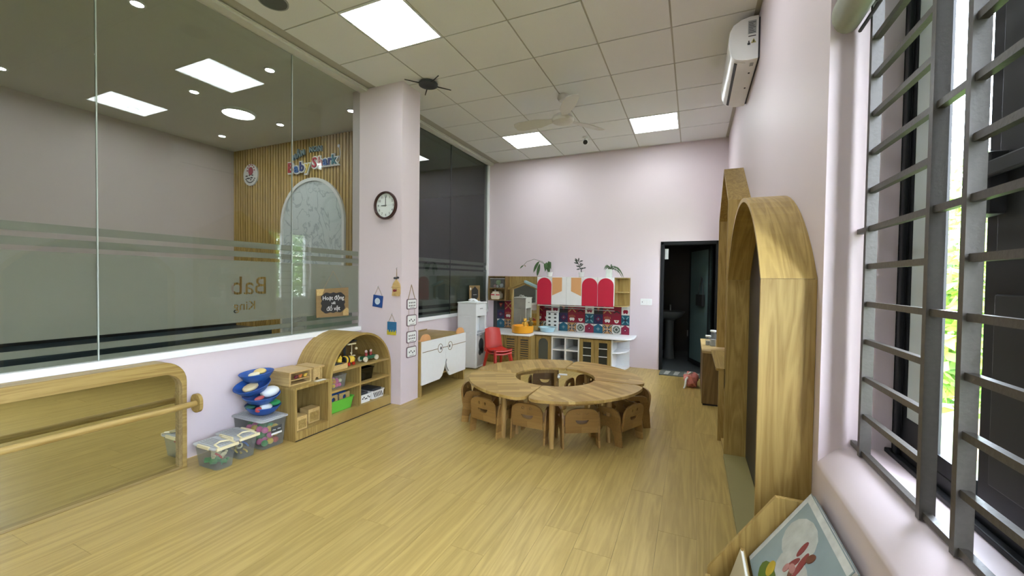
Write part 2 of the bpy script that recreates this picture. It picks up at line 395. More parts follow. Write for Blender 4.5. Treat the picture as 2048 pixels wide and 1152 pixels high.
for a, b in zip(cuts2, cuts2[1:]): bx('glass_pane', m_glass2, gx-.005, gx+.005, a+.0035, b-.0035, gz0, gz1, part2)
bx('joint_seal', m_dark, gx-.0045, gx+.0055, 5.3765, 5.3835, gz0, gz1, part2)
bx('latch', m_white, gx+.006, gx+.03, 6.55, 6.575, 1.52, 1.60, part2, bev=.004)
# frosted film bands with the cut-out writing (on the far face, so it reads mirrored)
fx = gx-.008
def film_band(z0, z1, y0, y1, parent, letters=()):
    """thin film; with letters the glyph outlines become holes of the filled curve"""
    if not letters: return MB().box(fx-.0008, fx+.0008, y0, y1, z0, z1).build('frosted_film', m_film, parent)
    cu = bpy.data.curves.new('film', 'CURVE'); cu.dimensions = '2D'; cu.fill_mode = 'BOTH'
    def poly(pts):
        sp = cu.splines.new('POLY'); sp.points.add(len(pts)-1); sp.use_cyclic_u = True
        for q, p in zip(sp.points, pts): q.co = (p[0], p[1], 0, 1)
    poly([(-y1, z0), (-y0, z0), (-y0, z1), (-y1, z1)])
    for (s_, size, yr, z) in letters:
        fc = bpy.data.curves.new('t', 'FONT'); fc.body = s_; fc.size = size; fc.offset = size*.02
        ob = bpy.data.objects.new('t', fc); COL.objects.link(ob); bpy.context.view_layer.update()
        c2 = ob.to_curve(bpy.context.evaluated_depsgraph_get())
        for sp in c2.splines:
            pts = []; bp = sp.bezier_points; n = len(bp)
            for i in range(n):
                A, B = bp[i], bp[(i+1) % n]
                for k in range(4):
                    u = k/4; p = (1-u)**3*A.co+3*(1-u)**2*u*A.handle_right+3*(1-u)*u*u*B.handle_left+u**3*B.co
                    pts.append((p.x-yr, p.y+z))
            if pts: poly(pts)
        ob.to_curve_clear(); bpy.data.objects.remove(ob)
    co = bpy.data.objects.new('film', cu); COL.objects.link(co); bpy.context.view_layer.update()
    me = bpy.data.meshes.new_from_object(co.evaluated_get(bpy.context.evaluated_depsgraph_get())); bpy.data.objects.remove(co)
    vs = [(fx, -v.co.x, v.co.y) for v in me.vertices]; fs = [list(p.vertices) for p in me.polygons]
    return MB().add(vs, fs).build('frosted_film', m_film, parent)
for (y0, y1, pr, let) in ((YF+.02, 3.495, part, (('Bab', .215, 2.43, 1.205), ('King', .105, 2.325, 1.075))), (3.82, 6.58, part2, ())):
    film_band(gz0+.002, .845, y0, y1, pr); film_band(.882, .925, y0, y1, pr)
    film_band(.972, 1.485, y0, y1, pr, let); film_band(1.515, 1.562, y0, y1, pr); film_band(1.595, 1.645, y0, y1, pr)

# right wall with the grille window and a second window
W1 = (-.60, 1.80); W1z = (.71, 2.75); W2 = (5.16, 6.10); W2z = (.90, 2.25)
wr = MB().prism([(YF, 0), (YB, 0), (YB, HC+.006), (YF, HC+.006)], 'x', XR, XR+.24,
                holes=[[(W1[0], W1z[0]), (W1[1], W1z[0]), (W1[1], W1z[1]), (W1[0], W1z[1])], [(W2[0], W2z[0]), (W2[1], W2z[0]), (W2[1], W2z[1]), (W2[0], W2z[1])]])
tag(wr.build('wall_right', m_wall), 'pale pink wall with the barred window', 'wall', kind='structure')
sl = MB().prism([(XR-.004, .70), (XR+.235, .70), (XR+.235, .785), (XR+.10, .785), (XR+.05, .765), (XR+.004, .718), (XR-.004, .708)], 'y', W1[0], W1[1])
tag(sl.build('trim_3', m_wall, smooth=True), 'rounded painted sill of the barred window', 'trim', kind='structure')
# back wall with doorway
DX0, DX1, DZ = -.45, .35, 1.955
wb = MB().prism([(XL-.1, 0), (DX0, 0), (DX0, DZ), (DX1, DZ), (DX1, 0), (XR+.24, 0), (XR+.24, HC+.006), (XL-.1, HC+.006)], 'y', YB, YB+.14)
tag(wb.build('wall_back', m_wall), 'pale pink back wall behind the play kitchen', 'wall', kind='structure')
wf = MB().box(XL-.1, XR+.24, YF-.12, YF, 0, HC+.006); tag(wf.build('wall_front', m_wall), 'pale pink wall behind the camera', 'wall', kind='structure')
# door frame, half-open leaf, dark washroom
d1 = thing('door_1', 'open washroom doorway with black frame in the back wall', 'door', (-.05, YB, 0), kind='structure')
MB().box(DX0, DX0+.045, YB-.012, YB+.15, 0, DZ).box(DX1-.045, DX1, YB-.012, YB+.15, 0, DZ).box(DX0, DX1, YB-.012, YB+.15, DZ-.045, DZ).build('door_frame', m_alu, d1, bev=.004)
lv = Vector((.25, 6.80, 0)); le = Vector((-.03, 7.50, 0)); ex = (le-lv).normalized()
X = frame(lv, ex, (0, 0, 1))
Ln = (le-lv).length
dl = MB(X); dl.box(0, Ln, .02, 1.90, -.018, .018)
leaf = dl.build('door_leaf', plain('door_leaf_teal_grey', (.10, .16, .165), .35), d1)
bdr = MB(X); bdr.box(0, .05, .02, 1.90, -.021, .021).box(Ln-.05, Ln, .02, 1.90, -.021, .021).box(.05, Ln-.05, .02, .09, -.021, .021).box(.05, Ln-.05, 1.85, 1.90, -.021, .021)
bdr.build('stile', m_alu, leaf)
hb = MB(X); hb.cyl((Ln-.07, .98, .018), .025, .03, 'z', 12); hb.build('door_handle', m_grey, leaf)
m_wc = plain('washroom_tile_shaded', (.022, .024, .026), .35)  # tile and floor colours darkened so the washroom reads as unlit
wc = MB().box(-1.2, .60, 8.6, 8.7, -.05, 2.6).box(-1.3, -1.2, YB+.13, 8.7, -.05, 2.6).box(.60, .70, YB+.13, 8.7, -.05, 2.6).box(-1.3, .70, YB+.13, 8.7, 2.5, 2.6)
tag(wc.build('wall_washroom', m_wc), 'tiled walls of the washroom beyond the doorway, coloured dark to look unlit', 'wall', kind='structure')
tag(bx('floor', plain('washroom_floor', (.07, .08, .08), .3), -1.2, .60, YB+.001, 8.6, -.05, -.001), 'tiled washroom floor beyond the doorway, coloured dark to look unlit', 'floor', kind='structure')

# ---------------- room beyond the glass
XF, YS = -7.07, 4.42
tag(bx('floor', m_floor, XF, XL-.1, YF-1, 9, -.06, 0), 'wooden floor of the room beyond the glass', 'floor', kind='structure')
tag(bx('ceiling', m_ceil2, XF-.1, XL-.021, YF-1.1, 9, HC, HC+.1), 'plain greyish white ceiling beyond the glass', 'ceiling', kind='structure')
tag(bx('wall_far', m_wall2, XF-.1, XF, YF-1, 9, 0, HC), 'dull pink far wall seen through the left glass', 'wall', kind='structure')
tag(bx('wall_rear', m_wall2, XF, XL-.1, YF-1.1, YF-1, 0, HC), 'pink end wall of the room beyond the glass', 'wall', kind='structure')
ws = bx('wall_slatted', plain('slat_backing', (.06, .035, .012), .7), XF, XL-.12, YS+.014, YS+.11, 0, HC)
tag(ws, 'wall clad in upright wooden slats beyond the glass', 'wall', kind='structure')
ns = 58; sp_ = (XL-.12-XF)/ns; sm = None
for i in range(ns):
    if sm is None: o = MB().box(0, sp_*.62, 0, .024, 0, HC-.001).build('slat', m_slat); sm = o.data
    else: o = bpy.data.objects.new('slat', sm); COL.objects.link(o)
    o.parent = ws; o.location = (XF+i*sp_+.008, YS-.010, 0)
tag(bx('wall_corridor', plain('corridor_grey_shaded', (.06, .06, .065), .7), XF, XL-.1, 8.9, 9, 0, HC), 'grey end wall of the dark corridor behind the second glass', 'wall', kind='structure')  # wall colour darkened to stand in for the corridor's lack of light
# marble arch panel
tag(MB().box(XL-.1, XL, YB+.14, 9, 0, HC).box(XL-.1, XL, YF-1.1, YF-.12, 0, HC).build('wall_corridor', plain('corridor_grey_shaded', (.06, .06, .065), .7)), 'side wall closing the dark corridor behind the second glass', 'wall', kind='structure')
t = thing('marble_arch', 'tall arched white marble panel with white rim on the slatted wall', 'wall panel', (-5.22, YS, 0))
o1 = arch2d(-5.88, -4.56, .02, 2.17, .66, 28)
o2 = arch2d(-5.835, -4.605, .06, 2.17, .615, 28)
MB().prism(o1, 'y', YS-.045, YS-.0105, holes=[o2]).build('rim', m_white, t)
mm_ = plain('marble_white', (.62, .68, .70), .25); 
n_ = mm_.node_tree; pz = n_.nodes['Principled BSDF']
wv = n_.nodes.new('ShaderNodeTexNoise'); wv.inputs['Scale'].default_value = 1.6; wv.inputs['Detail'].default_value = 6; wv.inputs['Distortion'].default_value = 2.5
tcn = n_.nodes.new('ShaderNodeTexCoord'); n_.links.new(tcn.outputs['Object'], wv.inputs['Vector'])
rpn = n_.nodes.new('ShaderNodeValToRGB'); e = rpn.color_ramp.elements; e[0].position = .475; e[0].color = (.62, .68, .70, 1); e[1].position = .53; e[1].color = (.62, .68, .70, 1)
q = e.new(.50); q.color = (.40, .45, .47, 1); n_.links.new(wv.outputs['Fac'], rpn.inputs[0]); n_.links.new(rpn.outputs[0], pz.inputs['Base Color'])
MB().prism(o2, 'y', YS-.022, YS-.0105).build('marble_slab', mm_, t)
# round logo
t = thing('round_sign', 'round white sign with a red emblem on the slatted wall, left of the arched panel', 'sign', (-6.61, YS-.03, 3.0))
MB().cyl((-6.61, YS-.03, 3.0), .175, .026, 'y', 36).build('disc', m_white, t)
lg = MB(); lg.prism(circ(-6.60, 3.06, .055, .065, 16), 'y', YS-.036, YS-.029)
for a in range(7):
    an = a*PI/6; lg.prism(circ(-6.60+.085*math.cos(an), 3.07+.09*math.sin(an), .012, n=8), 'y', YS-.034, YS-.029)
lg.build('emblem', plain('emblem_red', (.45, .06, .09), .5), t)
ic = MB()
for k in range(9):
    a = PI+.55+k*.255; ic.prism(circ(-6.61+.125*math.cos(a), 3.0+.125*math.sin(a), .014, .009, 8), 'y', YS-.034, YS-.029)
for k, (dx, dz, rx) in enumerate(((-.09, -.015, .03), (-.05, -.055, .045), (.03, -.05, .03), (.01, -.08, .014), (.05, -.01, .02), (-.02, -.005, .02))): ic.prism(circ(-6.61+dx, 3.0+dz, rx, .010, 10), 'y', YS-.034, YS-.029)
ic.build('lettering', m_ink, t)
# name sign: separate letters, each with a white outline plate
t = thing('name_sign', 'colourful raised lettering above the arched panel on the slatted wall', 'sign', (-5.22, YS-.05, 3.0))
seq = [('B', (.50, .03, .04), -5.71, 2.945, 0), ('a', (.03, .13, .42), -5.565, 2.935, 0), ('b', (.015, .04, .22), -5.455, 2.945, 0), ('y', (.80, .62, .16), -5.335, 2.95, 0),
       ('S', (.50, .03, .06), -5.19, 2.975, 0), ('h', (.75, .35, .36), -5.07, 2.985, 0), ('a', (.03, .13, .42), -4.965, 2.985, 0), ('r', (.02, .05, .25), -4.875, 2.985, 0), ('k', (.02, .20, .27), -4.80, 2.985, 0)]
for ch, c, x, z, _ in seq:
    size = .205 if ch in 'BS' else .19
    vs, fs = text_geo(ch, size, .010, 'LEFT', .024); MB(frame((x, YS-.034, z), (1, 0, 0), (0, 0, 1))).add(vs, fs).build('letter_outline', m_paper, t)
    vs, fs = text_geo(ch, size, .008, 'LEFT', .004); MB(frame((x, YS-.050, z), (1, 0, 0), (0, 0, 1))).add(vs, fs).build('letter', plain('sign_colour_%s_%d' % (ch, int(abs(x)*100)), c, .4), t)
for k, ch in enumerate('MẦM NON'):
    if ch == ' ': continue
    u = (k-3)/3; x = -5.30+u*.26; z = 3.17+.03*(1-u*u)+u*.035
    vs, fs = text_geo(ch, .105, .012, 'CENTER', .005); an = -u*.18+.08
    MB(frame((x, YS-.04, z), (math.cos(an), 0, math.sin(an)), (-math.sin(an), 0, math.cos(an)))).add(vs, fs).build('letter', plain('sign_colour_grey_blue', (.22, .33, .38), .4), t)
MB().tube([(-4.72, YS-.04, 2.98), (-4.66, YS-.04, 3.02), (-4.64, YS-.04, 3.12), (-4.655, YS-.04, 3.21)], .006, 6).ball((-4.67, YS-.04, 3.235), .024, sc_=(1, .4, 1)).build('flourish', m_paper, t)
# downlights beyond the glass
for (x, y) in ((-3.92, 1.73), (-6.44, 1.72), (-3.92, 2.80), (-5.18, 2.80), (-6.43, 2.79), (-3.92, 3.87), (-5.18, 3.85), (-6.42, 3.84), (-3.92, .66), (-5.18, .66), (-6.43, .66)):
    col = {-3.92: 'line nearest the glass', -5.18: 'in the middle line', -5.2: 'middle line'}.get(x, 'line by the pink wall')
    row = 'first off the slats' if y > 3.5 else 'second off the slats' if y > 2.5 else 'third off the slats' if y > 1 else 'fourth off the slats'
    t = thing('downlight', 'small ceiling spot beyond the glass, %s, %s' % (col, row), 'downlight', (x, y, HC-.012), group='small ceiling spots beyond the glass')
    MB().lathe([(.052, .012), (.056, 0), (.040, 0), (.038, .010)], (x, y, HC-.012), 20, cap=False).build('bezel', m_white, t)
    MB().cyl((x, y, HC-.009), .038, .006, 'z', 16).build('lens', m_spot, t)
t = thing('round_ceiling_light', 'large round glowing ceiling light beyond the glass', 'ceiling light', (-5.30, 3.37, HC-.03))
MB().lathe([(.19, .03), (.19, 0), (.172, -.004), (.172, .01)], (-5.30, 3.37, HC-.03), 32, cap=False).build('rim', m_white, t)
MB().cyl((-5.30, 3.37, HC-.03), .171, .02, 'z', 32).build('diffuser', m_round, t)
# pale green counter and an added dark bench that darkens the clear strips
t = thing('reception_counter', 'pale green counter with grey ledge seen through the glass beside the pillar', 'counter', (-4.2, 4.0, 0))
m_mint = plain('mint_laminate', (.40, .55, .47), .4)
MB().box(-4.55, -3.6, 3.75, 4.30, 0, .90).box(-4.55, -3.6, 4.05, 4.30, .90, 1.27).build('body', m_mint, t, bev=.01)
MB().box(-4.60, -3.58, 3.68, 4.05, .90, .935).build('ledge', m_grey, t, bev=.004)
MB().box(-4.58, -3.58, 4.03, 4.32, 1.27, 1.29).build('cap', m_paper, t, bev=.004)
MB().box(-3.80, -3.68, 4.035, 4.05, 1.00, 1.12).build('card_holder', m_dark, t)
t = thing('added_dark_bench', 'long dark blue bench added behind the glass at the far left to darken the clear strips', 'bench', (-4.4, 1.9, 0))
MB().box(-4.75, -4.15, .95, 3.0, .55, .80, bev=.03).build('seat', plain('bench_vinyl', (.015, .03, .04), .35), t)
MB().box(-4.85, -4.75, .95, 3.0, .55, .98, bev=.03).build('backrest', m_black, t)
for (x, y) in ((-4.70, 1.0), (-4.22, 1.0), (-4.70, 2.93), (-4.22, 2.93)): bx('leg', m_grey, x, x+.05, y, y+.05, 0, .55, t)

# ---------------- window 3: the barred window at the right
win = thing('window_3', 'barred window with black aluminium frame and view of trees', 'window', (XR+.2, .6, .78), kind='structure')
fxx = XR+.205
fr = MB()
Y0, Y1 = W1
for (a, b) in ((1.74, 1.80), (.86, .93), (-.60, -.53)): fr.box(fxx, fxx+.03, a, b, .785, W1z[1])
fr.box(fxx, fxx+.05, Y0, Y1, .785, .84).box(fxx, fxx+.05, Y0, Y1, W1z[1]-.07, W1z[1])
fr.box(fxx-.02, fxx, Y0, Y1, .785, .80).box(fxx-.012, fxx, 1.735, 1.76, .8, W1z[1])
fr.build('frame', m_alu, win, bev=.003)
# opaque pale leaf, clear gap, closed dark leaf
sash = MB().prism([(1.53, .84), (1.754, .84), (1.754, 2.68), (1.53, 2.68)], 'x', fxx+.003, fxx+.012, holes=[[(1.538, .93), (1.715, .93), (1.715, 2.6), (1.538, 2.6)]]).build('sash', m_alu, win)
bx('frosted_pane', plain('pale_glass_panel', (.55, .62, .62), .3), fxx+.006, fxx+.009, 1.538, 1.715, .93, 2.60, sash)
MB().box(fxx+.002, fxx+.02, 1.36, 1.53, .84, .885).build('bottom_rail', m_alu, win)
dk = MB().box(fxx+.004, fxx+.036, .93, 1.352, .84, 2.68)
dark = dk.build('shutter_leaf', m_alu, win, bev=.003)
MB().box(fxx-.004, fxx+.004, .98, 1.30, .90, 1.34).box(fxx-.004, fxx+.004, .98, 1.30, 1.42, 2.60).build('shutter_panel', plain('shutter_black', (.008, .009, .010), .6), dark, bev=.004)
MB().box(fxx-.035, fxx+.003, 1.27, 1.35, 1.52, 1.66).box(fxx-.045, fxx-.03, 1.05, 1.33, 1.60, 1.635).build('latch', m_black, dark, bev=.004)
bx('glass_pane', m_wglass, fxx+.018, fxx+.022, -.53, .86, .84, 2.68, win)
# grille
gxx = XR+.10
gr = thing('window_grille', 'dark iron window grille of square bars in the right wall', 'window grille', (gxx, .6, .80))
zl = [.80+.1233*k for k in range(16)]
for y in (1.70, 1.31, 1.165, .42, .27, -.20, -.55):
    bx('grille_post', m_iron, gxx-.015, gxx+.015, y-.009, y+.009, .787, 2.745, gr)
def bar(y0, y1, z, r=.0085): bx('grille_bar', m_iron, gxx-r, gxx+r, y0, y1, z-r, z+r, gr)
for k, z in enumerate(zl):
    if z > 2.72: continue
    long_ = k in (0, 6, 15)
    bar(1.319, 1.796 if long_ else 1.691, z); bar(.429, 1.156, z); bar(-.59, .261, z)
    if k in (0, 4, 6, 8, 12): bar(1.174, 1.301, z); bar(.279, .411, z)
# roman blind bundled at the top
t = thing('roman_blind', 'folded grey green roman blind bundled above the barred window', 'blind', (XR+.05, .6, 2.3))
m_bl = plain('blind_fabric', (.30, .31, .26), .8, noise=.06, scale=60)
for k, (dx, z, r_) in enumerate(((.044, 2.285, .050), (.046, 2.405, .050), (.046, 2.53, .050))):
    mb = MB(); pr = [(XR+dx-.006+r_*.9*math.cos(a), z+.066*math.sin(a)) for a in [2*PI*q/20 for q in range(20)]]
    mb.prism(pr, 'y', -.5, 1.765); mb.build('fold', m_bl, t, smooth=True)
MB().box(XR+.01, XR+.08, -.5, 1.77, 2.60, 2.74).build('headrail', m_bl, t)
MB().tube([(XR+.075, -.5, 2.222), (XR+.075, 1.768, 2.222)], .006, 8).build('hem_rod', m_dark, t)

# ---------------- window 4: far right wall, hidden behind the arches but mirrored in the glass
w4 = thing('window_4', 'narrow barred window at the far end of the right wall', 'window', (XR+.12, 5.6, .9), kind='structure')
f4 = MB()
for (a, b) in ((W2[0], W2[0]+.05), (5.50, 5.72), (W2[1]-.05, W2[1])): f4.box(XR+.10, XR+.15, a, b, W2z[0], W2z[1])
f4.box(XR+.10, XR+.15, W2[0], W2[1], W2z[0], W2z[0]+.05).box(XR+.10, XR+.15, W2[0], W2[1], W2z[1]-.05, W2z[1]).build('frame', m_trim, w4)
bx('glass_pane', m_wglass, XR+.12, XR+.124, W2[0]+.05, 5.50, W2z[0]+.05, W2z[1]-.05, w4)
bx('glass_pane', m_wglass, XR+.12, XR+.124, 5.72, W2[1]-.05, W2z[0]+.05, W2z[1]-.05, w4)
for k in range(9):
    z = 1.03+k*.14; bx('grille_bar', m_iron, XR+.06, XR+.074, W2[0]+.002, W2[1]-.002, z, z+.014, w4)

# ---------------- outside
tag(bx('ground', plain('ground_green', (.10, .16, .05), .9, noise=.4, scale=2), XR+.6, 30, -15, 25, -1.2, -1.0), 'grassy ground outside the window', 'ground', kind='structure')
def tree(x, y, h, r, lab, n=1500, light=.5):
    t = thing('tree', lab, 'tree', (x, y, -1.0))
    MB().tube([(x, y, -1.0), (x+.05, y+.05, h*.3), (x-.05, y, h*.55), (x+.05, y+.02, h*.8)], [.10, .085, .06, .03], 8).build('trunk', plain('bark', (.16, .12, .08), .9, noise=.3), t)
    vs = []; fs = []; rnd = random.Random(int(x*100+y))
    for i in range(n):
        u = rnd.random(); a = rnd.random()*2*PI; c = rnd.uniform(-1, 1); q_ = r*(.55+.5*u)
        p = Vector((x+q_*math.sqrt(1-c*c)*math.cos(a), y+q_*math.sqrt(1-c*c)*math.sin(a), h*.52+q_*c*h/(2.3*r)))
        d = Vector((rnd.uniform(-1, 1), rnd.uniform(-1, 1), rnd.uniform(-.9, .3))).normalized(); e_ = d.orthogonal().normalized(); s_ = rnd.uniform(.05, .10)
        k = len(vs); vs += [p, p+d*s_+e_*s_*.45, p+d*s_*2.2, p+d*s_-e_*s_*.45]; fs.append((k, k+1, k+2, k+3))
    o = MB().add(vs, fs).build('foliage', foliage_mat(light), t); o['kind'] = 'stuff'
def foliage_mat(l):
    n = 'foliage_%d' % int(l*100)
    if n in MATS: return MATS[n]
    m = bpy.data.materials.new(n); m.use_nodes = True; t = m.node_tree; p = t.nodes['Principled BSDF']
    c = (.10+.12*l, .22+.16*l, .03+.03*l)
    nz = t.nodes.new('ShaderNodeTexNoise'); nz.inputs['Scale'].default_value = 3; rp = t.nodes.new('ShaderNodeValToRGB')
    rp.color_ramp.elements[0].color = (c[0]*.5, c[1]*.6, c[2], 1); rp.color_ramp.elements[1].color = (c[0]*1.5, c[1]*1.4, c[2], 1); rp.color_ramp.elements[0].position = .35; rp.color_ramp.elements[1].position = .65
    tc = t.nodes.new('ShaderNodeTexCoord'); t.links.new(tc.outputs['Object'], nz.inputs['Vector']); t.links.new(nz.outputs['Fac'], rp.inputs[0]); t.links.new(rp.outputs[0], p.inputs['Base Color'])
    tl = t.nodes.new('ShaderNodeBsdfTranslucent'); t.links.new(rp.outputs[0], tl.inputs[0]); mx = t.nodes.new('ShaderNodeMixShader'); mx.inputs[0].default_value = .4
    t.links.new(p.outputs[0], mx.inputs[1]); t.links.new(tl.outputs[0], mx.inputs[2]); t.links.new(mx.outputs[0], t.nodes['Material Output'].inputs[0]); MATS[n] = m; return m
tree(3.6, 7.6, 3.3, 1.5, 'leafy green tree outside the barred window, behind the paler bushes', 6000, .25)
tree(2.6, 5.2, 2.0, .85, 'bright green bush close outside the barred window', 4000, .75)
tree(7.6, 13.5, 4.2, 2.2, 'farthest dark green tree outside the window', 5000, .1)

# ================================================================ LARGE FURNITURE
# ---------------- wall mirror with barre (left)
t = thing('wall_mirror', 'long low wall mirror in a rounded oak frame with a wooden barre', 'mirror', (XL+.07, .5, 0))
MY0, MY1, MZ = -1.6, 1.705, .765
out = [(MY0, 0), (MY1, 0)]+[(MY1-.15+.15*math.cos(a), MZ-.15+.15*math.sin(a)) for a in [PI/2*k/8 for k in range(9)]]+[(MY0, MZ)]
inn = [(MY0+.085, .003), (MY1-.028, .003)]+[(MY1-.028-.11+.11*math.cos(a), MZ-.085-.11+.11*math.sin(a)) for a in [PI/2*k/8 for k in range(9)]]+[(MY0+.085, MZ-.085)]
MB().prism(out, 'x', XL+.001, XL+.15, holes=[inn]).build('frame', m_oak_h, t, bev=.003)
MB().prism(inn, 'x', XL+.10, XL+.105).build('mirror_glass', m_mirror, t)
MB().tube([(XL+.215, MY0+.1, .455), (XL+.215, MY1+.02, .455)], .021, 14).build('barre', m_oak_h, t, smooth=True)
for y in (MY1+.02,):
    b = MB(); b.prism(rrect(XL+.152, XL+.262, .39, .52, .05), 'y', y, y+.022); b.build('barre_bracket', m_oak_h, t, bev=.004)

# ---------------- arched shelf unit (left wall)
XS, Xw = -2.95, XL
t = thing('arched_shelf', 'oak shelf unit with half round top and low square side box', 'shelf', (-3.17, 2.9, 0))
A0, A1, AC, AZ, AR = 2.68, 3.488, 3.084, .41, .404
k = 24
outer = [(A1, 0.0)]+[(AC+AR*math.cos(PI*i/k), AZ+AR*math.sin(PI*i/k)) for i in range(k+1)]+[(A0, 0.0)]
ri = AR-.020
inner = [(A1-.02, .10)]+[(AC+ri*math.cos(PI*i/k), AZ+ri*math.sin(PI*i/k)) for i in range(k+1)]+[(A0+.02, .10)]
MB().prism(outer, 'x', Xw+.002, XS, holes=[inner]).build('arch_shell', wood_arc('oak_arch_small', AC-2.9, AZ, .4), t)
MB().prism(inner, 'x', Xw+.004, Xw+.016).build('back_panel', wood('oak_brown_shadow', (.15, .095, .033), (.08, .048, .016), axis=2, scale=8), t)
cw = math.sqrt(ri*ri-.085**2)
bx('shelf', m_oak_h, Xw+.016, XS-.005, AC-cw, AC+cw, .485, .503, t)
bx('shelf', m_oak_h, Xw+.016, XS-.005, A0+.02, 3.042, .305, .323, t)
bx('shelf', m_oak_h, Xw+.016, XS-.005, 3.06, A1-.02, .305, .323, t)
bx('divider', m_oak_v, Xw+.016, XS-.005, 3.042, 3.060, .10, .485, t)
bo = [(2.325, 0), (A0-.001, 0), (A0-.001, .445)]+[(2.325+.02*(1-math.sin(a)), .425+.02*math.cos(a)) for a in [PI/2*q/4 for q in range(5)]]
MB().prism(bo, 'x', Xw+.002, XS, holes=[[(2.345, .075), (A0-.02, .075), (A0-.02, .425), (2.345, .425)]]).build('side_box', m_oak_v, t)
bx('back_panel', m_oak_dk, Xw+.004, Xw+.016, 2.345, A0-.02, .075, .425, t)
bx('toe_strip', m_black, XS+.0005, XS+.003, 2.33, 3.485, .001, .008, t)

# ---------------- white monster cabinet
X1 = -2.79; Ya, Yb = 3.815, 4.80; ZT = .635
t = thing('storage_cabinet', 'white two door cabinet with painted eyes and apricot ears under the second glass', 'cabinet', (-3.08, 4.3, 0))
for y in (Ya, Yb-.035): bx('side_panel', m_oak_v, XL+.01, X1-.02, y, y+.035, 0, ZT, t)
bx('top_panel', m_oak_h, XL+.01, X1-.02, Ya+.036, Yb-.036, ZT-.022, ZT, t)
bx('bottom_panel', m_oak_h, XL+.01, X1-.03, Ya+.036, Yb-.036, .18, .20, t)
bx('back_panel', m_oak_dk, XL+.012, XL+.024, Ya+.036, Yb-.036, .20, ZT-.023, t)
mid = (Ya+Yb)/2
bx('trim_rail', m_oak_h, -3.395, -3.385, Ya+.25, Yb-.05, ZT+.001, ZT+.016, t)
for s_ in (0, 1):
    y0, y1 = (Ya+.012, mid-.002) if s_ == 0 else (mid+.002, Yb-.004)
    if s_ == 0: pts = [(y0, .135), (mid-.13, .135), (mid-.075, .165), (mid-.03, .24), (mid-.002, .315), (y1, ZT-.004), (y0, ZT-.004)]
    else: pts = [(y1, .135), (y1, ZT-.004), (y0, ZT-.004), (y0, .315), (mid+.02, .24), (mid+.06, .17), (mid+.10, .135)]
    door = MB().prism(pts, 'x', X1-.018, X1).build('door', m_white, t)
    ey = mid+(-.12 if s_ == 0 else .10)
    if s_ == 0: gb = MB().box(X1, X1+.0012, y0+.002, ey-.052, .506, .513).box(X1, X1+.0012, ey+.052, y1, .506, .513)
    else: gb = MB().box(X1, X1+.0012, y0, ey-.052, .506, .513).box(X1, X1+.0012, ey+.052, y1-.002, .506, .513)
    gb.build('groove', m_oak_dk, door)
    MB().prism(circ(ey, .51, .052, .055), 'x', X1, X1+.0022, holes=[circ(ey, .51, .046, .049)]).build('eye_ring', m_oak_dk, door)
    MB().prism(circ(ey+(.015 if s_ == 0 else -.012), .508, .013, .019, 16), 'x', X1, X1+.002).build('pupil', m_ink, door)
    MB().prism(circ(Ya+.115 if s_ == 0 else Yb-.10, ZT-.002, .088, .075, 13, 0, PI, False), 'x', X1-.045, X1-.020).build('ear', m_orange, t)
MB().tube([(X1+.006, mid+.012, .355), (X1+.008, mid-.004, .32), (X1+.008, mid+.01, .26), (X1+.008, mid+.055, .20)], .006, 8).build('handle', m_grey, t)
bx('top_edge', m_orange, XL+.30, X1-.02, Ya, Ya+.036, ZT, ZT+.012, t)

# ---------------- water dispenser
t = thing('water_dispenser', 'tall white water dispenser standing by the low wall beside the red chairs', 'water dispenser', (-3.09, 5.51, 0))
wx0, wx1, wy0, wy1 = -3.25, -2.93, 5.335, 5.665
body = MB().box(wx0, wx1, wy0, wy1, .02, .545).box(wx0, wx1-.10, wy0, wy1, .545, .80).box(wx1-.10, wx1, wy0, wy0+.045, .545, .80).box(wx1-.10, wx1, wy1-.045, wy1, .545, .80).box(wx0, wx1, wy0, wy1, .80, .985)
body.build('body', m_plastic, t, bev=.008)
MB().box(wx0-.005, wx1+.008, wy0-.004, wy1+.004, .985, 1.005, bev=.006).build('top_lid', m_plastic, t)
MB().box(wx1, wx1+.006, wy0+.03, wy1-.03, .05, .50).build('lower_door', plain('dispenser_silver', (.42, .42, .41), .35), t, bev=.004)
bx('door_pull', m_grey, wx1+.001, wx1+.012, wy0+.03, wy1-.03, .505, .54, t)
for y in (wy0+.11, wy1-.11):
    tp = MB().cyl((wx1-.07, y, .765), .012, .035, 'z', 12).box(wx1-.085, wx1-.035, y-.012, y+.012, .775, .79).build('tap', m_grey, t)
bx('drip_tray', m_grey, wx1-.098, wx1-.004, wy0+.05, wy1-.05, .546, .556, t)
MB().prism(rrect(wy0+.12, wy0+.21, .90, .915, .005), 'x', wx1, wx1+.002).build('badge', m_grey, t)
tag(MB().prism(circ(wy0+.15, .36, .075, .10, 20)+[], 'x', wx1+.0065, wx1+.010).prism(circ(wy0+.12, .255, .045, .05, 12), 'x', wx1+.0065, wx1+.010).prism(circ(wy0+.19, .27, .04, .05, 12), 'x', wx1+.0065, wx1+.010).build('wall_sticker', m_dark, None, org=(wx1+.008, wy0+.15, .2)),
    'black flower shaped sticker on the front of the water dispenser', 'sticker')
tag(MB().tube([(-3.14, 5.47, 1.03), (-3.11, 5.50, 1.045), (-3.07, 5.53, 1.045), (-3.04, 5.57, 1.02)], .010, 8).tube([(-3.10, 5.45, 1.02), (-3.06, 5.47, 1.04), (-3.02, 5.52, 1.02)], .009, 8).box(-3.16, -3.00, 5.42, 5.60, 1.006, 1.016, bev=.004).build('folded_cable', m_white, None, org=(-3.08, 5.5, 1.006)),
    'loops of white cable lying on top of the water dispenser', 'cable')

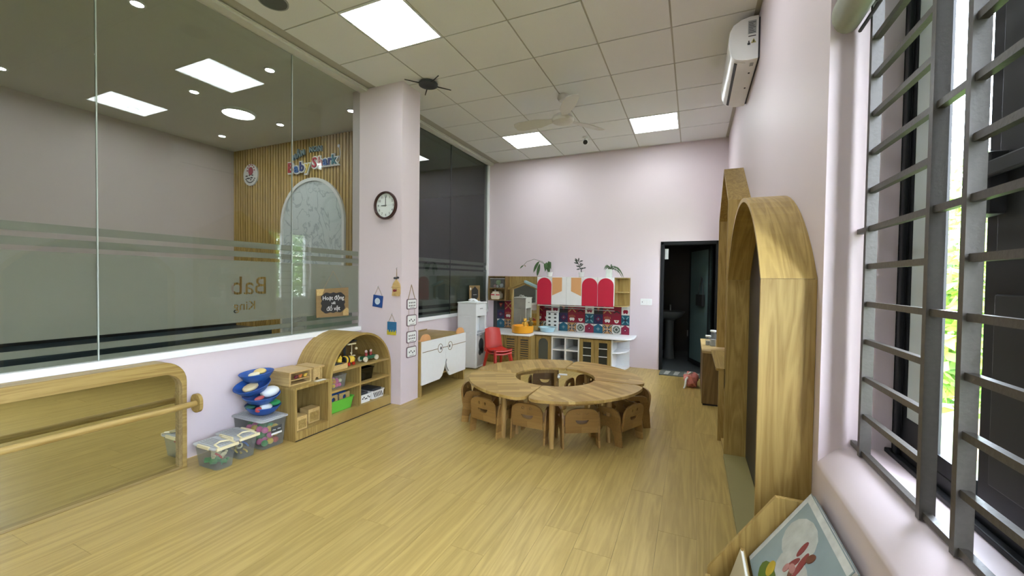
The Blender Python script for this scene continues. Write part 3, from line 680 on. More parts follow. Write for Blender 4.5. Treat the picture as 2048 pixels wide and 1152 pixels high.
# ---------------- stacked red chairs
def red_chair(z, lab):
    t = thing('plastic_chair', lab, 'chair', (0, 0, 0), local=True)
    mb = MB(); n = 8; prof = []
    seat = [(-.13, .30), (-.05, .285), (.06, .285), (.13, .295)]
    for i in range(2):
        pass
    # seat shell: grid
    def grid(fn, nu, nv, th):
        vs = []; fs = []
        for l in (0, 1):
            for i in range(nu+1):
                for j in range(nv+1): vs.append(fn(i/nu, j/nv, l*th))
        A = (nu+1)*(nv+1)
        for i in range(nu):
            for j in range(nv):
                a = i*(nv+1)+j; fs.append((a, a+1, a+nv+2, a+nv+1)); fs.append((a+A, a+nv+1+A, a+nv+2+A, a+1+A))
        edge = [i*(nv+1) for i in range(nu+1)]+[nu*(nv+1)+j for j in range(1, nv+1)]+[i*(nv+1)+nv for i in range(nu-1, -1, -1)]+[j for j in range(nv-1, 0, -1)]
        for a, b in zip(edge, edge[1:]+edge[:1]): fs.append((a, b, b+A, a+A))
        return vs, fs
    vs, fs = grid(lambda u, v, t_: (-.14+.29*u, (-.15+.30*v)*(1-.08*(1-u)), z+.275-.018*math.sin(PI*v)+.012*math.cos(2*PI*u)-t_), 8, 8, .012)
    MB().add(vs, fs).build('seat', m_red, t, smooth=True)
    vs, fs = grid(lambda u, v, t_: (-.135-.05*u-.02*math.sin(PI*v)+t_, (-.145+.29*v)*(1-.12*u*u), z+.30+.26*u+.02*math.sin(PI*v)*u), 8, 8, .012)
    MB().add(vs, fs).build('backrest', m_red, t, smooth=True)
    for s3 in (-1, 1): MB().tube([(-.13, s3*.14, z+.27), (-.15, s3*.135, z+.33)], .018, 8).build('back_post', m_red, t, smooth=True)
    MB().tube([(.14, -.145, z+.262), (.15, 0, z+.25), (.14, .145, z+.262)], .012, 8).build('front_rail', m_red, t, smooth=True)
    for sx in (-1, 1):
        for s2 in (-1, 1):
            MB().tube([(sx*.105, s2*.12, z+.268), (sx*.165, s2*.155, 0.0 if z < .01 else z+.01)], [.024, .016], 8).build('leg', m_red, t, smooth=True)
    return t
for z, lab in ((0, 'red plastic child chair at the bottom of the stack by the water dispenser'), (.045, 'red plastic child chair on top of the stack by the water dispenser')):
    c = red_chair(z, lab); c.location = (-2.64, 5.50, 0); c.rotation_euler = (0, 0, -.55); c['group'] = 'stacked red chairs'
    if z: c.location = (-2.632, 5.495, 0)

# ---------------- horseshoe tables
TC = Vector((-1.185, 3.725)); TZ = .44
def ring_seg(r0, r1, a0, a1, co, ci, n=18):
    L_ = (a1-a0); pts = []
    def P(r, a): return (TC.x+r*math.cos(a), TC.y+r*math.sin(a))
    def corner(rc, r_edge, a_edge, sr, sa):
        rr = []; 
        for q in range(7):
            u = PI/2*q/6
            rr.append((r_edge-sr*rc*(1-math.cos(u)), a_edge-sa*rc*(1-math.sin(u))/r_edge))
        return rr
    c1 = corner(co, r1, a1, 1, 1)            # outer, end: from arc (u=0: r=r1) to the radial edge (u=pi/2: a=a1)
    c1 = [(r, a) for r, a in c1]
    arc_o = [(r1, a0+co/r1+(L_-2*co/r1)*i/n) for i in range(n+1)]
    cs = [(r, 2*(a0)-0+0-(a-(0))) for r, a in []]
    start_o = [(r1-co*(1-math.cos(PI/2*q/6)), a0+co*(1-math.sin(PI/2*q/6))/r1) for q in range(6, -1, -1)]
    end_o = [(r1-co*(1-math.cos(PI/2*q/6)), a1-co*(1-math.sin(PI/2*q/6))/r1) for q in range(0, 7)]
    end_i = [(r0+ci*(1-math.cos(PI/2*q/6)), a1-ci*(1-math.sin(PI/2*q/6))/r0) for q in range(6, -1, -1)]
    start_i = [(r0+ci*(1-math.cos(PI/2*q/6)), a0+ci*(1-math.sin(PI/2*q/6))/r0) for q in range(0, 7)]
    arc_i = [(r0, a1-ci/r0-(L_-2*ci/r0)*i/n) for i in range(n+1)]
    seq_ = start_o+arc_o+end_o+end_i+arc_i+start_i
    out_ = []
    for r, a in seq_:
        p = P(r, a)
        if not out_ or (Vector(p)-Vector(out_[-1])).length > 1e-4: out_.append(p)
    return out_
joints = [math.radians(a) for a in (1.5, 91, 187, 271)]
names = ['far right one, towards the doorway', 'far left one, towards the play kitchen', 'near left one, towards the toy shelf', 'nearest one, showing its full front edge']
for i in range(4):
    a0 = joints[i]+.010; a1 = (joints[(i+1) % 4]+(2*PI if i == 3 else 0))-.010
    am = (a0+a1)/2; px, py = TC.x+.6*math.cos(am), TC.y+.6*math.sin(am)
    t = thing('curved_table', 'curved low wooden table in the ring, '+names[i], 'table', (px, py, 0), group='four curved tables set in a ring')
    MB().prism(ring_seg(.375, .815, a0, a1, .10, .025), 'z', TZ-.024, TZ).build('tabletop', m_table[i], t, bev=.004)
    b1, b2 = a0+.25, a1-.46
    arc = lambda r, n=12: [(TC.x+r*math.cos(b1+(b2-b1)*q/n), TC.y+r*math.sin(b1+(b2-b1)*q/n)) for q in range(n+1)]
    for r in (.455, .665):
        MB().prism(arc(r)+arc(r+.018)[::-1], 'z', TZ-.075, TZ-.025).build('apron', m_leg, t)
    for (r, a) in ((.625, b1), (.625, b2), (.475, b1), (.475, b2)):
        x, y = TC.x+r*math.cos(a), TC.y+r*math.sin(a)
        MB().tube([(x, y, 0), (x, y, .1), (x, y, TZ-.025)], [.0185, .021, .026], 14).build('leg', m_leg, t, smooth=True)
tag(MB().tube([(TC.x+.02, TC.y+.355, TZ-.06), (TC.x-.05, TC.y+.32, TZ-.055), (TC.x-.07, TC.y+.34, TZ-.07)], .010, 6).ball((TC.x-.06, TC.y+.33, TZ-.085), .018).build('cord_switch', m_white, None, org=(TC.x-.03, TC.y+.34, TZ-.09)),
    'small white cable clip hanging at the far joint of the ring of tables', 'cable')

# ---------------- children's chairs
def make_chair(lab, face):
    t = thing('child_chair', lab, 'chair', local=True, group='wooden smile chairs around the ring of tables')
    wd, hw = .15, .018
    for s_ in (-1, 1):
        # side plate in the (y,z) plane: back leg wide at the foot, arm curve on top, arch between the legs
        o = [(-.155, 0), (-.085, 0), (-.075, .07), (-.045, .125), (0, .145), (.045, .125), (.075, .07), (.085, 0), (.15, 0), (.145, .08), (.125, .20), (.105, .26), (.07, .292), (.02, .30), (-.07, .30), (-.11, .285), (-.13, .24), (-.145, .12)]
        MB().prism(o, 'x', s_*wd-hw/2, s_*wd+hw/2, holes=[rrect(-.045, .045, .225, .255, .0145, 4)]).build('side_panel', m_chair, t, bev=.004)
    MB().box(-wd+.0095, wd-.0095, -.105, .12, .165, .182).build('seat', m_chair, t, bev=.003)
    bo = [(-.135, .128), (.135, .128), (.1385, .24)]+[(.1385*math.copysign(abs(math.cos(PI*q/16))**.7, math.cos(PI*q/16)), .252+.085*math.sin(PI*q/16)**.8) for q in range(17)]+[(-.1385, .24)]
    holes = [[(-.056, .240), (-.040, .212), (-.015, .203), (.015, .203), (.040, .212), (.056, .240), (.030, .237), (.0, .2355), (-.030, .237)]]
    if face == 'open': holes += [circ(-.034, .290, .009, .015, 10), circ(.034, .290, .009, .015, 10)]
    M_ = Matrix.Translation((0, -.118, 0))@Matrix.Rotation(math.radians(8), 4, 'X')@Matrix.Translation((0, 0, 0))
    MB(M_).prism(bo, 'y', -.009, .009, holes=holes).build('backrest', m_chair, t, bev=.003)
    if face == 'ring':
        b = t.children[-1]
        for s_ in (-1, 1): MB(M_).tube([(s_*.034+.011*math.cos(2*PI*q/12), -.0105, .298+.011*math.sin(2*PI*q/12)) for q in range(12)], .002, 5, closed=True).build('carved_eye', m_oak_dk, b)
    if face == 'closed':
        b = t.children[-1]
        for s_ in (-1, 1): MB(M_).tube([(s_*.034+.013*math.cos(PI+PI*q/6), -.0105, .302+.012*math.sin(PI+PI*q/6)) for q in range(7)], .002, 5).build('carved_eye', m_oak_dk, b)
    return t
protos = {}
CH = [(-1.635, 3.145, -.24, 'open', 'with two eye holes, tucked under the near left table'),
      (-1.235, 3.165, -.02, 'ring', 'with ring eyes, behind the joint of the two near tables'),
      (-.80, 3.235, .52, 'closed', 'with carved closed eyes, under the nearest table, left half'),
      (-.445, 3.52, 1.12, 'open', 'turned sideways, at the right end of the nearest table'),
      (-2.00, 3.50, -1.35, 'open', 'at the leftmost edge of the ring, seen from its side'),
      (-.43, 4.08, 2.15, 'open', 'at the right side under the far right table'),
      (-1.02, 4.36, 3.0, 'open', 'on the far side, right one seen through the hole'),
      (-1.50, 4.34, 3.4, 'ring', 'on the far side, left one seen through the hole'),
      (-1.93, 3.98, -2.1, 'open', 'on the far left side, half hidden under the table')]
for (x, y, rz, f, lab) in CH:
    if f not in protos: c = make_chair('', f); protos[f] = c
    else: c = copy_tree(protos[f])
    c['label'] = 'small wooden smile back chair '+lab
    d = Vector((-math.sin(rz), math.cos(rz), 0))
    c.location = (x+d.x*.135, y+d.y*.135, 0); c.rotation_euler = (0, 0, rz)

# ---------------- play kitchen (back wall)
YK = YB-.004
kc = thing('play_kitchen_cabinet', 'play kitchen base units with louvred, arched and glazed doors', 'cabinet', (-2.1, 6.4, 0))
ZC = .485
MB().box(-3.36, -2.30, 5.99, YK, 0, ZC-.02).box(-2.30, -2.03, 6.19, YK, 0, ZC-.02).build('carcass', m_oak_v, kc)
# louvred doors
for (a, b) in ((-3.33, -3.06), (-3.05, -2.775), (-2.765, -2.535), (-2.525, -2.30)):
    o = [(a, .06), (b, .06), (b, ZC-.03), (a, ZC-.03)]
    ia, ib = a+.045, b-.045
    d = MB().prism(o, 'y', 5.972, 5.988, holes=[[(ia, .11), (ib, .11), (ib, ZC-.075), (ia, ZC-.075)]]).build('louvred_door', m_oak_v, kc)
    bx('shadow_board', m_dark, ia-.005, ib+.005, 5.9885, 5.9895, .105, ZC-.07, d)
    for q in range(8):
        z = .12+q*.0355; MB().box(ia, ib, 5.976, 5.985, z, z+.019).build('slat', m_oak_x, d)
# arched glazed door
o = [(-2.29, .04), (-2.04, .04), (-2.04, ZC-.03), (-2.29, ZC-.03)]
d = MB().prism(o, 'y', 6.172, 6.188, holes=[arch2d(-2.245, -2.085, .09, .345, .08)]).build('arched_door', m_oak_v, kc)
MB().prism(arch2d(-2.245, -2.085, .09, .345, .08), 'y', 6.178, 6.181).build('pane', plain('smoked_pane', (.09, .10, .085), .15), d)
# white open cubbies
wc_ = MB()
for x in (-2.03, -1.815, -1.60): wc_.box(x, x+.022, 6.175, YK-.012, 0, ZC-.02)
for z in (0.02, .245, ZC-.045): wc_.box(-2.008, -1.60, 6.18, YK-.012, z, z+.022)
wc_.build('open_cubby', m_white, kc)
bx('cubby_back', plain('cubby_back', (.30, .31, .30), .6), -2.03, -1.58, YK-.011, YK, 0, ZC-.02, kc)
# two glazed doors with two bars
bx('carcass', m_oak_v, -1.575, -1.095, YK-.02, YK, 0, ZC-.02, kc)
for x in (-1.575, -1.345, -1.113): bx('upright', m_oak_v, x, x+.018, 6.19, YK-.021, 0, ZC-.02, kc)
for (a, b) in ((-1.575, -1.338), (-1.332, -1.095)):
    d = MB().prism([(a, .03), (b, .03), (b, ZC-.025), (a, ZC-.025)], 'y', 6.172, 6.188, holes=[[(a+.055, .09), (b-.055, .09), (b-.055, ZC-.07), (a+.055, ZC-.07)]]).build('glazed_door', m_oak_v, kc)
    bx('pane', plain('smoked_pane_dark', (.03, .033, .03), .12), a+.05, b-.05, 6.181, 6.184, .085, ZC-.065, d)
    for z in (.20, .32): bx('glazing_bar', m_white, a+.055, b-.055, 6.170, 6.180, z, z+.010, d)
# white quarter round end unit
eu = MB()
def qr(z0, z1, r=.215): eu.prism([(-1.094, YK)]+[(-1.094+r*math.sin(PI/2*q/10), YK-.44*math.cos(PI/2*q/10)) for q in range(11)], 'z', z0, z1)
for z in (.0, .26, ZC-.05): qr(z, z+.022)
eu.box(-1.094, -1.078, 6.185, YK, 0, ZC-.02)
eu.box(-1.094, -.885, YK-.014, YK, 0, ZC-.02)
eu.build('end_shelves', m_white, kc)
# worktops
ct = MB().prism([(-3.37, YK), (-3.37, 5.935), (-2.31, 5.935), (-2.31, YK)], 'z', ZC-.02, ZC+.004)
tag(ct.build('worktop', m_white, None, org=(-2.84, 6.3, ZC-.02), bev=.006), 'white worktop of the left, deeper part of the play kitchen, under the yellow tub', 'worktop')
pts = [(-2.305, YK), (-2.305, 6.13), (-.98, 6.13)]+[(-.98+.20*math.sin(PI/2*q/8), 6.33-.20*math.cos(PI/2*q/8)) for q in range(1, 9)]+[(-.78, YK)]
tag(MB().prism(pts, 'z', ZC-.006, ZC+.02).build('worktop', m_white, None, org=(-1.55, 6.35, ZC-.006), bev=.006), 'long white worktop with rounded right end, under the patterned tiles', 'worktop')
# backsplash tiles
TCOL0 = {'W': (.72, .70, .64), 'R': (.33, .015, .04), 'P': (.035, .02, .09), 'T': (.02, .14, .20), 'B': (.02, .16, .26), 'O': (.62, .33, .12), 'G': (.20, .24, .20), 'K': (.02, .02, .025), 'L': (.25, .50, .55), 'M': (.40, .03, .08)}
TCOL = {k_: tuple(c*(.85 if k_ in 'WK' else .62) for c in v) for k_, v in TCOL0.items()}  # glaze colours scaled down, partly to carry the shade under the wall cabinet
tmats = {k_: plain('glazed_tile_'+n_, TCOL[k_], .22) for k_, n_ in (('W', 'cream'), ('R', 'red'), ('P', 'purple'), ('T', 'teal'), ('B', 'blue'), ('O', 'ochre'), ('G', 'sage'), ('K', 'black'), ('L', 'aqua'), ('M', 'raspberry'))}
TW, TH = .1455, .1555
def tile(kind):
    w_, h_ = TW-.003, TH-.003; cx, cz = w_/2, h_/2; mats = []; mb = MB()
    def mi(k_):
        if tmats[k_] not in mats: mats.append(tmats[k_])
        return mats.index(tmats[k_])
    def sh(pts, k_, lvl=1): mb.prism(pts, 'y', -.008-.0006*lvl, -.008-.0006*(lvl-1), m=mi(k_))
    def q4(fn):
        for sx, sz in ((1, 1), (-1, 1), (-1, -1), (1, -1)): fn(sx, sz)
    base = {'bear': 'W', 'brown': 'R', 'redx': 'R', 'greenx': 'K', 'tealx': 'T', 'tri': 'R', 'paw': 'R', 'purple': 'P', 'reddia': 'M', 'octa': 'W', 'ochx': 'O', 'bluedia': 'B'}[kind]
    mb.box(0, w_, -.008, 0, 0, h_, m=mi(base))
    dia = lambda r, x=0, z=0: [(cx+x-r, cz+z), (cx+x, cz+z-r), (cx+x+r, cz+z), (cx+x, cz+z+r)]
    def xarm(k_, r0, r1, w2):
        q4(lambda sx, sz: sh([(cx+sx*(r0+w2), cz+sz*(r0-w2)), (cx+sx*(r1+w2), cz+sz*(r1-w2)), (cx+sx*(r1-w2), cz+sz*(r1+w2)), (cx+sx*(r0-w2), cz+sz*(r0+w2))], k_))
    if kind == 'tealx': xarm('L', .02, .058, .006); sh(dia(.022), 'K'); q4(lambda sx, sz: None); [sh([(cx+a-.006*abs(b/.05), cz+b-.006*abs(a/.05)), (cx+a+.006*abs(b/.05), cz+b+.006*abs(a/.05)), (cx, cz+.001), ], 'P', 2) for a, b in ((.05, 0), (-.05, 0), (0, .05), (0, -.05))]
    if kind == 'tri': sh([(cx-.040, cz-.005), (cx+.040, cz-.005), (cx+.025, cz-.045), (cx, cz-.055), (cx-.025, cz-.045)], 'W'); sh([(cx-.022, cz-.012), (cx+.022, cz-.012), (cx, cz-.042)], 'O', 2)
    if kind == 'paw':
        sh([(cx-.045, cz-.015), (cx-.03, cz+.002), (cx+.035, cz+.002), (cx+.045, cz-.02), (cx+.032, cz-.05), (cx+.015, cz-.05), (cx, cz-.035), (cx-.018, cz-.05), (cx-.03, cz-.05)], 'W')
        for q in range(5): x = cx-.045+q*.0225; sh([(x-.005, cz+.012), (x+.005, cz+.012), (x+.002, cz+.055-.006*abs(q-2)), (x-.002, cz+.055-.006*abs(q-2))], 'O')
    if kind == 'purple': sh(dia(.036), 'M'); sh(dia(.026), 'P', 2); sh(dia(.013), 'L', 3); q4(lambda sx, sz: sh([(cx+sx*.048-.007, cz+sz*.052), (cx+sx*.048, cz+sz*.052-.007), (cx+sx*.048+.007, cz+sz*.052), (cx+sx*.048, cz+sz*.052+.007)], 'B'))
    if kind in ('reddia', 'bluedia'):
        c = 'M' if kind == 'reddia' else 'B'
        q4(lambda sx, sz: sh([(cx+sx*.070, cz+.070), (cx+sx*.070, cz+.035), (cx+sx*.012, cz+.070)], 'W') if sz > 0 else None)
        sh([(cx+.07*s, cz+.075) for s in (-1, 1)]+[(cx+.05, cz+.075), (cx, cz+.045), (cx-.05, cz+.075)][:0]+[(cx, cz+.04)], 'K', 1) if False else None
        sh(dia(.030, 0, -.004), 'P' if c == 'M' else 'L', 2); sh(dia(.022, 0, -.004), c, 3); sh(dia(.009, 0, -.004), 'W', 4)
    if kind == 'octa':
        sh([(cx+.062*math.cos(PI/8+PI/4*q), cz+.062*math.sin(PI/8+PI/4*q)) for q in range(8)], 'G'); sh([(cx+.045*math.cos(PI/4*q), cz+.045*math.sin(PI/4*q)) for q in range(4) for _ in (0,)] if False else dia(.044), 'W', 2); sh(dia(.034), 'G', 3); sh(dia(.014), 'K', 4)
        q4(lambda sx, sz: sh([(cx+sx*.069, cz+sz*.073), (cx+sx*.050, cz+sz*.073), (cx+sx*.069, cz+sz*.052)], 'K'))
    if kind == 'ochx':
        xarm('K', .012, .062, .010); q4(lambda sx, sz: sh([(cx+sx*.012, cz+sz*.012), (cx+sx*.066, cz+sz*.060), (cx+sx*.060, cz+sz*.066)], 'W', 2))
        for a, b in ((1, 0), (-1, 0), (0, 1), (0, -1)): sh([(cx+a*.012-b*.006, cz+b*.012-a*.006), (cx+a*.066, cz+b*.066), (cx+a*.012+b*.006, cz+b*.012+a*.006)], 'W')
    if kind == 'bear': sh([(cx-.045, cz-.02), (cx-.03, cz+.008), (cx+.035, cz+.008), (cx+.048, cz-.02), (cx+.035, cz-.055), (cx+.015, cz-.055), (cx, cz-.04), (cx-.02, cz-.055), (cx-.032, cz-.055)], 'R'); [sh([(cx-.045+q*.022-.003, cz+.02), (cx-.045+q*.022+.003, cz+.02), (cx-.045+q*.022, cz+.06)], 'G') for q in range(5)]
    if kind == 'brown': sh([(cx-.06, cz+.02), (cx+.06, cz+.02), (cx+.04, cz+.045), (cx-.04, cz+.045)], 'R'); sh([(cx-.06, cz-.045), (cx, cz-.01), (cx+.06, cz-.045), (cx+.04, cz-.055), (cx, cz-.03), (cx-.04, cz-.055)], 'K')
    if kind == 'redx': xarm('O', .02, .06, .006); sh(dia(.02), 'O', 2)
    if kind == 'greenx': sh([(cx-.04, cz+.045), (cx+.04, cz+.045), (cx, cz-.04)], 'R'); sh([(cx-.02, cz+.03), (cx+.02, cz+.03), (cx, cz-.01)], 'O', 2)
    return mb, mats
rows = [(.500, ['tealx_', 'reddia', 'octa', 'ochx', 'bluedia'][1:]), (.500+TH, ['tealx', 'tri', 'paw', 'purple']), (.500+2*TH, ['bear', 'brown', 'redx', 'greenx'])]
tcache = {}
sp = thing('tiled_splashback', 'patchwork of patterned red, teal and cream tiles behind the play kitchen', 'splashback', (-2.1, YK, .5))
bx('grout_bed', plain('grout_dark', (.05, .05, .05), .8), -3.28, -.895, YK-.006, YK-.001, .49, .97, sp)
for z, seq_ in rows:
    for c in range(17):
        x1 = -.895-.125-(c-1)*TW if c else -.895; x0 = x1-(TW if c else .125)
        kd = seq_[c % 4]
        if x0 < -3.30: continue
        if c == 0:
            mb, mats = tile(kd); S = .125/TW
            o = mb.build('tile', mats, sp, org=(0, 0, 0)); o.scale = (S, 1, 1)
        elif kd in tcache: o = bpy.data.objects.new('tile', tcache[kd]); COL.objects.link(o); o.parent = sp
        else: mb, mats = tile(kd); o = mb.build('tile', mats, sp, org=(0, 0, 0)); tcache[kd] = o.data
        o.location = Vector((x0+.0015, YK-.006, z+.0015))-ORG[sp.name]
# upper cabinets
uc = thing('play_kitchen_wall_cabinet', 'wall cabinet with crimson arched doors and apricot house shapes', 'cabinet', (-1.7, 6.5, .955))
UZ0, UZ1, YU = .955, 1.405, 6.36
MB().box(-2.345, -1.095, YU+.001, YK, UZ0+.01, UZ1).build('carcass', m_white, uc)
DW = [(-2.345, -2.095, 'red'), (-2.093, -1.846, 'oL'), (-1.844, -1.597, 'oR'), (-1.595, -1.347, 'red'), (-1.345, -1.097, 'red')]
for a, b, k_ in DW:
    d = bx('door', m_white, a, b-.001, YU-.016, YU, UZ0+.002, UZ1, uc, bev=.001)
    if k_ == 'red':
        MB().prism(arch2d(a+.002, b-.003, UZ0, UZ1-.13, .118), 'y', YU-.0185, YU-.0162).build('crimson_arch', m_crimson, d)
    else:
        f = (lambda x: x) if k_ == 'oL' else (lambda x: a+b-x)
        MB().prism([(f(a+.008), UZ1-.008), (f(b-.075), UZ1-.008), (f(b-.075), UZ1-.225), (f(a+.008), UZ1-.300)], 'y', YU-.0185, YU-.0162).build('apricot_shape', m_orange, d)
MB().box(-2.345, -1.10, YU+.02, YU+.03, .93, .945).build('light_rail', m_white, uc)
MB().tube([(-2.25, YU+.10, .905), (-1.10, YU+.10, .885)], .006, 8).build('hanging_rail', m_grey, uc)
MB().box(-1.093, -.892, YK-.012, YK, UZ0, UZ1).box(-1.093, -1.078, YU+.02, YK, UZ0, UZ1).build('corner_back', m_oak_v, uc)
for z in (UZ0, UZ0+.215, UZ1-.014):
    MB().prism([(-1.077, YK-.013), (-1.077, YU+.01)]+[(-1.077+.175*math.sin(PI/2*q/8), YK-.013-(YK-.013-YU-.01)*math.cos(PI/2*q/8)) for q in range(1, 9)], 'z', z, z+.014).build('corner_shelf', m_oak_x, uc)
# left back board with cubby
lb = thing('shelf_panel', 'brown oak back board with two tier open box left of the crimson doors', 'shelf', (-2.9, 6.5, .97))
bx('back_board', m_oak_dk, -3.33, -2.35, YK-.02, YK, .985, 1.41, lb)
MB().box(-2.95, -2.35, YK-.045, YK-.021, 1.0, 1.41).build('front_board', m_oak_v, lb)
MB().prism([(-3.29, .975), (-2.81, .975), (-2.81, 1.41), (-3.29, 1.41)], 'y', 6.40, YK-.0205, holes=[[(-3.27, .995), (-2.83, .995), (-2.83, 1.39), (-3.27, 1.39)]]).build('open_box', m_oak_x, lb) if False else None
MB().box(-3.29, -3.27, 6.42, YK-.021, .985, 1.41).box(-2.97, -2.952, 6.42, YK-.021, .985, 1.41).box(-3.27, -2.97, 6.42, YK-.021, .985, 1.003).box(-3.27, -2.97, 6.42, YK-.021, 1.392, 1.41).build('open_box', m_oak_dk, lb)
bx('box_shelf', m_oak_dk, -3.27, -2.97, 6.425, YK-.021, 1.19, 1.205, lb)
# house mirror
hm = thing('house_mirror', 'house shaped mirror with oak frame and pale blue roof standing on the worktop', 'mirror', (-2.62, 6.5, .49))
hx0, hx1, hz0, hzs, hza = -2.86, -2.36, .50, 1.20, 1.305
ho = [(hx0, hz0), (hx1, hz0), (hx1, hzs), ((hx0+hx1)/2, hza), (hx0, hzs)]
hi = [(hx0+.03, hz0+.075), (hx1-.03, hz0+.075), (hx1-.03, hzs-.015), ((hx0+hx1)/2, hza-.035), (hx0+.03, hzs-.015)]
MB().prism(ho, 'y', 6.46, 6.52, holes=[hi]).build('frame', m_oak_v, hm)
MB().prism(hi, 'y', 6.485, 6.490).build('mirror_glass', m_mirror, hm)
m_roof = plain('pale_blue_roof', (.30, .45, .47), .5)
cxh = (hx0+hx1)/2
for s_ in (-1, 1):
    e_ = hx0-.05 if s_ < 0 else hx1+.05
    MB().prism([(cxh, hza-.002), (cxh, hza+.036), (e_, hzs+.018), (e_, hzs-.020)], 'y', 6.42, 6.53).build('roof_slab', m_oak_x if s_ < 0 else m_roof, hm)

# ---------------- right wall: niche with black board, house frame, low cabinet
m_bb = plain('blackboard', (.022, .020, .020), .45)
def wall_arch(t, y0, y1, xs_, zs, rise, pts_fn=None, th=.022):
    pass
AY0, AY1, AXF, AZS, ARI = 1.868, 3.56, .245, 1.375, .455
def seg_arc(y0, y1, zs, rise, n=24):
    h = (y1-y0)/2; Rr = (h*h+rise*rise)/(2*rise); c = (y0+y1)/2; cz = zs+rise-Rr; a = math.asin(h/Rr)
    return [(c+Rr*math.sin(a-2*a*q/n), cz+Rr*math.cos(a-2*a*q/n)) for q in range(n+1)]
t = thing('arched_blackboard_niche', 'large oak arch frame with a black board, nearest on the right wall', 'blackboard', (.34, 2.7, 0))
oo = [(AY0, 0), (AY1, 0)]+seg_arc(AY0, AY1, AZS, ARI)
ii = [(AY0+.02, .03), (AY1-.02, .03)]+seg_arc(AY0+.02, AY1-.02, AZS, ARI-.02)
# shell split at the spring line, as in the photo: two uprights and a bent hood
MB().box(AXF, XR-.001, AY0, AY0+.02, 0, AZS).build('upright', m_oak_v, t, bev=.001)
MB().box(AXF, XR-.001, AY1-.02, AY1, 0, AZS).build('upright', m_oak_v, t, bev=.001)
hood = seg_arc(AY0, AY1, AZS+.001, ARI)+seg_arc(AY0+.02, AY1-.02, AZS+.001, ARI-.022)[::-1]
MB().prism(hood, 'x', AXF, XR-.001).build('hood', wood_arc('oak_arch_large', 2.714-2.7, AZS+ARI-1.0, 1.0), t)
MB().prism([(AY0+.0205, .031), (AY1-.0205, .031)]+seg_arc(AY0+.0205, AY1-.0205, AZS, ARI-.0225), 'x', XR-.035, XR-.003).build('blackboard', m_bb, t)
bx('base_board', plain('niche_base_olive', (.27, .23, .09), .45), AXF, XR-.036, AY0+.0205, AY1-.0205, 0, .03, t)
# long toe board between the niche and the low cabinet
tag(bx('toe_board', m_oak_h, AXF+.005, XR-.001, AY1+.002, 3.897, 0, .028), 'low oak plinth along the right wall behind the arch', 'plinth')
# house shaped frame
t = thing('house_niche', 'oak house shaped frame with round mirror behind the big arch', 'display frame', (.34, 4.55, 0))
H0, H1, HS, HA, HXF = 3.90, 5.20, 2.05, 2.47, .262
def hp(y0, y1, o_): return [(y1-o_, HS-o_*.3), ((y0+y1)/2, HA-o_*1.15), (y0+o_, HS-o_*.3)]
MB().box(HXF, XR-.001, H0, H0+.025, .45, HS).build('upright', m_oak_v, t)
MB().box(HXF, XR-.001, H1-.025, H1, .62, HS).build('upright', m_oak_v, t)
rf = MB().prism([(H0, HS), ((H0+H1)/2, HA), ((H0+H1)/2, HA-.03), (H0+.025, HS-.012)], 'x', HXF, XR-.001)
rf.build('roof_board', m_oak_v, t)
MB().prism([(H1, HS), ((H0+H1)/2, HA), ((H0+H1)/2, HA-.03), (H1-.025, HS-.012)], 'x', HXF, XR-.001).build('roof_board', m_oak_v, t)
MB().prism([(H0+.026, .62), (H1-.026, .62), (H1-.026, HS-.02), ((H0+H1)/2, HA-.04), (H0+.026, HS-.02)], 'x', XR-.02, XR-.002).build('back_panel', m_oak_v, t)
MB().prism(rrect(H0+.15, H1-.15, .80, 1.55, .30, 8), 'x', XR-.035, XR-.021, holes=[rrect(H0+.20, H1-.20, .85, 1.50, .26, 8)]).build('mirror_frame', m_oak_v, t)
MB().prism(rrect(H0+.20, H1-.20, .85, 1.50, .26, 8), 'x', XR-.030, XR-.024).build('mirror_glass', m_mirror, t)
bx('shelf', m_oak_h, .20, XR-.001, H0, 4.93, .60, .62, t)
bx('cup_pull', m_paper, .34, .38, 4.07, 4.075, 2.175, 2.20, t) if False else None
MB().prism([(.315, 2.165), (.365, 2.165), (.37, 2.175), (.34, 2.185), (.31, 2.175)], 'y', 4.02, 4.03).build('paper_tag', m_paper, t) if False else None
MB().prism([(H0, .0), (H0+.03, .0), (H0+.03, .60), (H0, .60)], 'x', .22, XR-.001).build('shelf_leg', m_oak_v, t)
# low cabinet
t = thing('low_cabinet', 'low dark oak cabinet with pale top by the right wall near the doorway', 'cabinet', (.27, 5.5, 0))
bx('body', m_oak_dk, .118, XR-.002, 4.955, 6.0, .018, .575, t, bev=.004)
MB().prism(rrect(.11, XR-.002, 4.945, 6.01, .03, 4), 'z', .576, .60).build('top', m_pine, t)
bx('toe_kick', m_black, .13, XR-.002, 4.965, 5.99, 0, .017, t)

# ---------------- air conditioner
t = thing('air_conditioner', 'white split air conditioner high on the right wall', 'air conditioner', (.33, 4.05, 3.05))
a0, a1 = 3.60, 4.52
prof = [(XR-.012, 3.055), (XR-.012, 3.375), (.36, 3.378), (.30, 3.365), (.25, 3.335), (.225, 3.29), (.218, 3.22), (.222, 3.15), (.24, 3.10), (.27, 3.07), (.31, 3.058), (.36, 3.05)]
MB().prism(prof, 'y', a0, a1).build('housing', m_white, t, smooth=True, bev=.004)
bx('back_plate', m_dark, XR-.011, XR-.001, a0+.01, a1-.01, 3.065, 3.365, t)
MB().prism([(.262, 3.070), (.280, 3.060), (.283, 3.064), (.266, 3.075)], 'y', a0+.06, a1-.04).build('outlet_slot', m_black, t)
fl = MB().prism([(.282, 3.058), (.335, 3.048), (.336, 3.053), (.284, 3.063)], 'y', a0+.04, a1-.04); fl.build('louvre_flap', m_white, t)
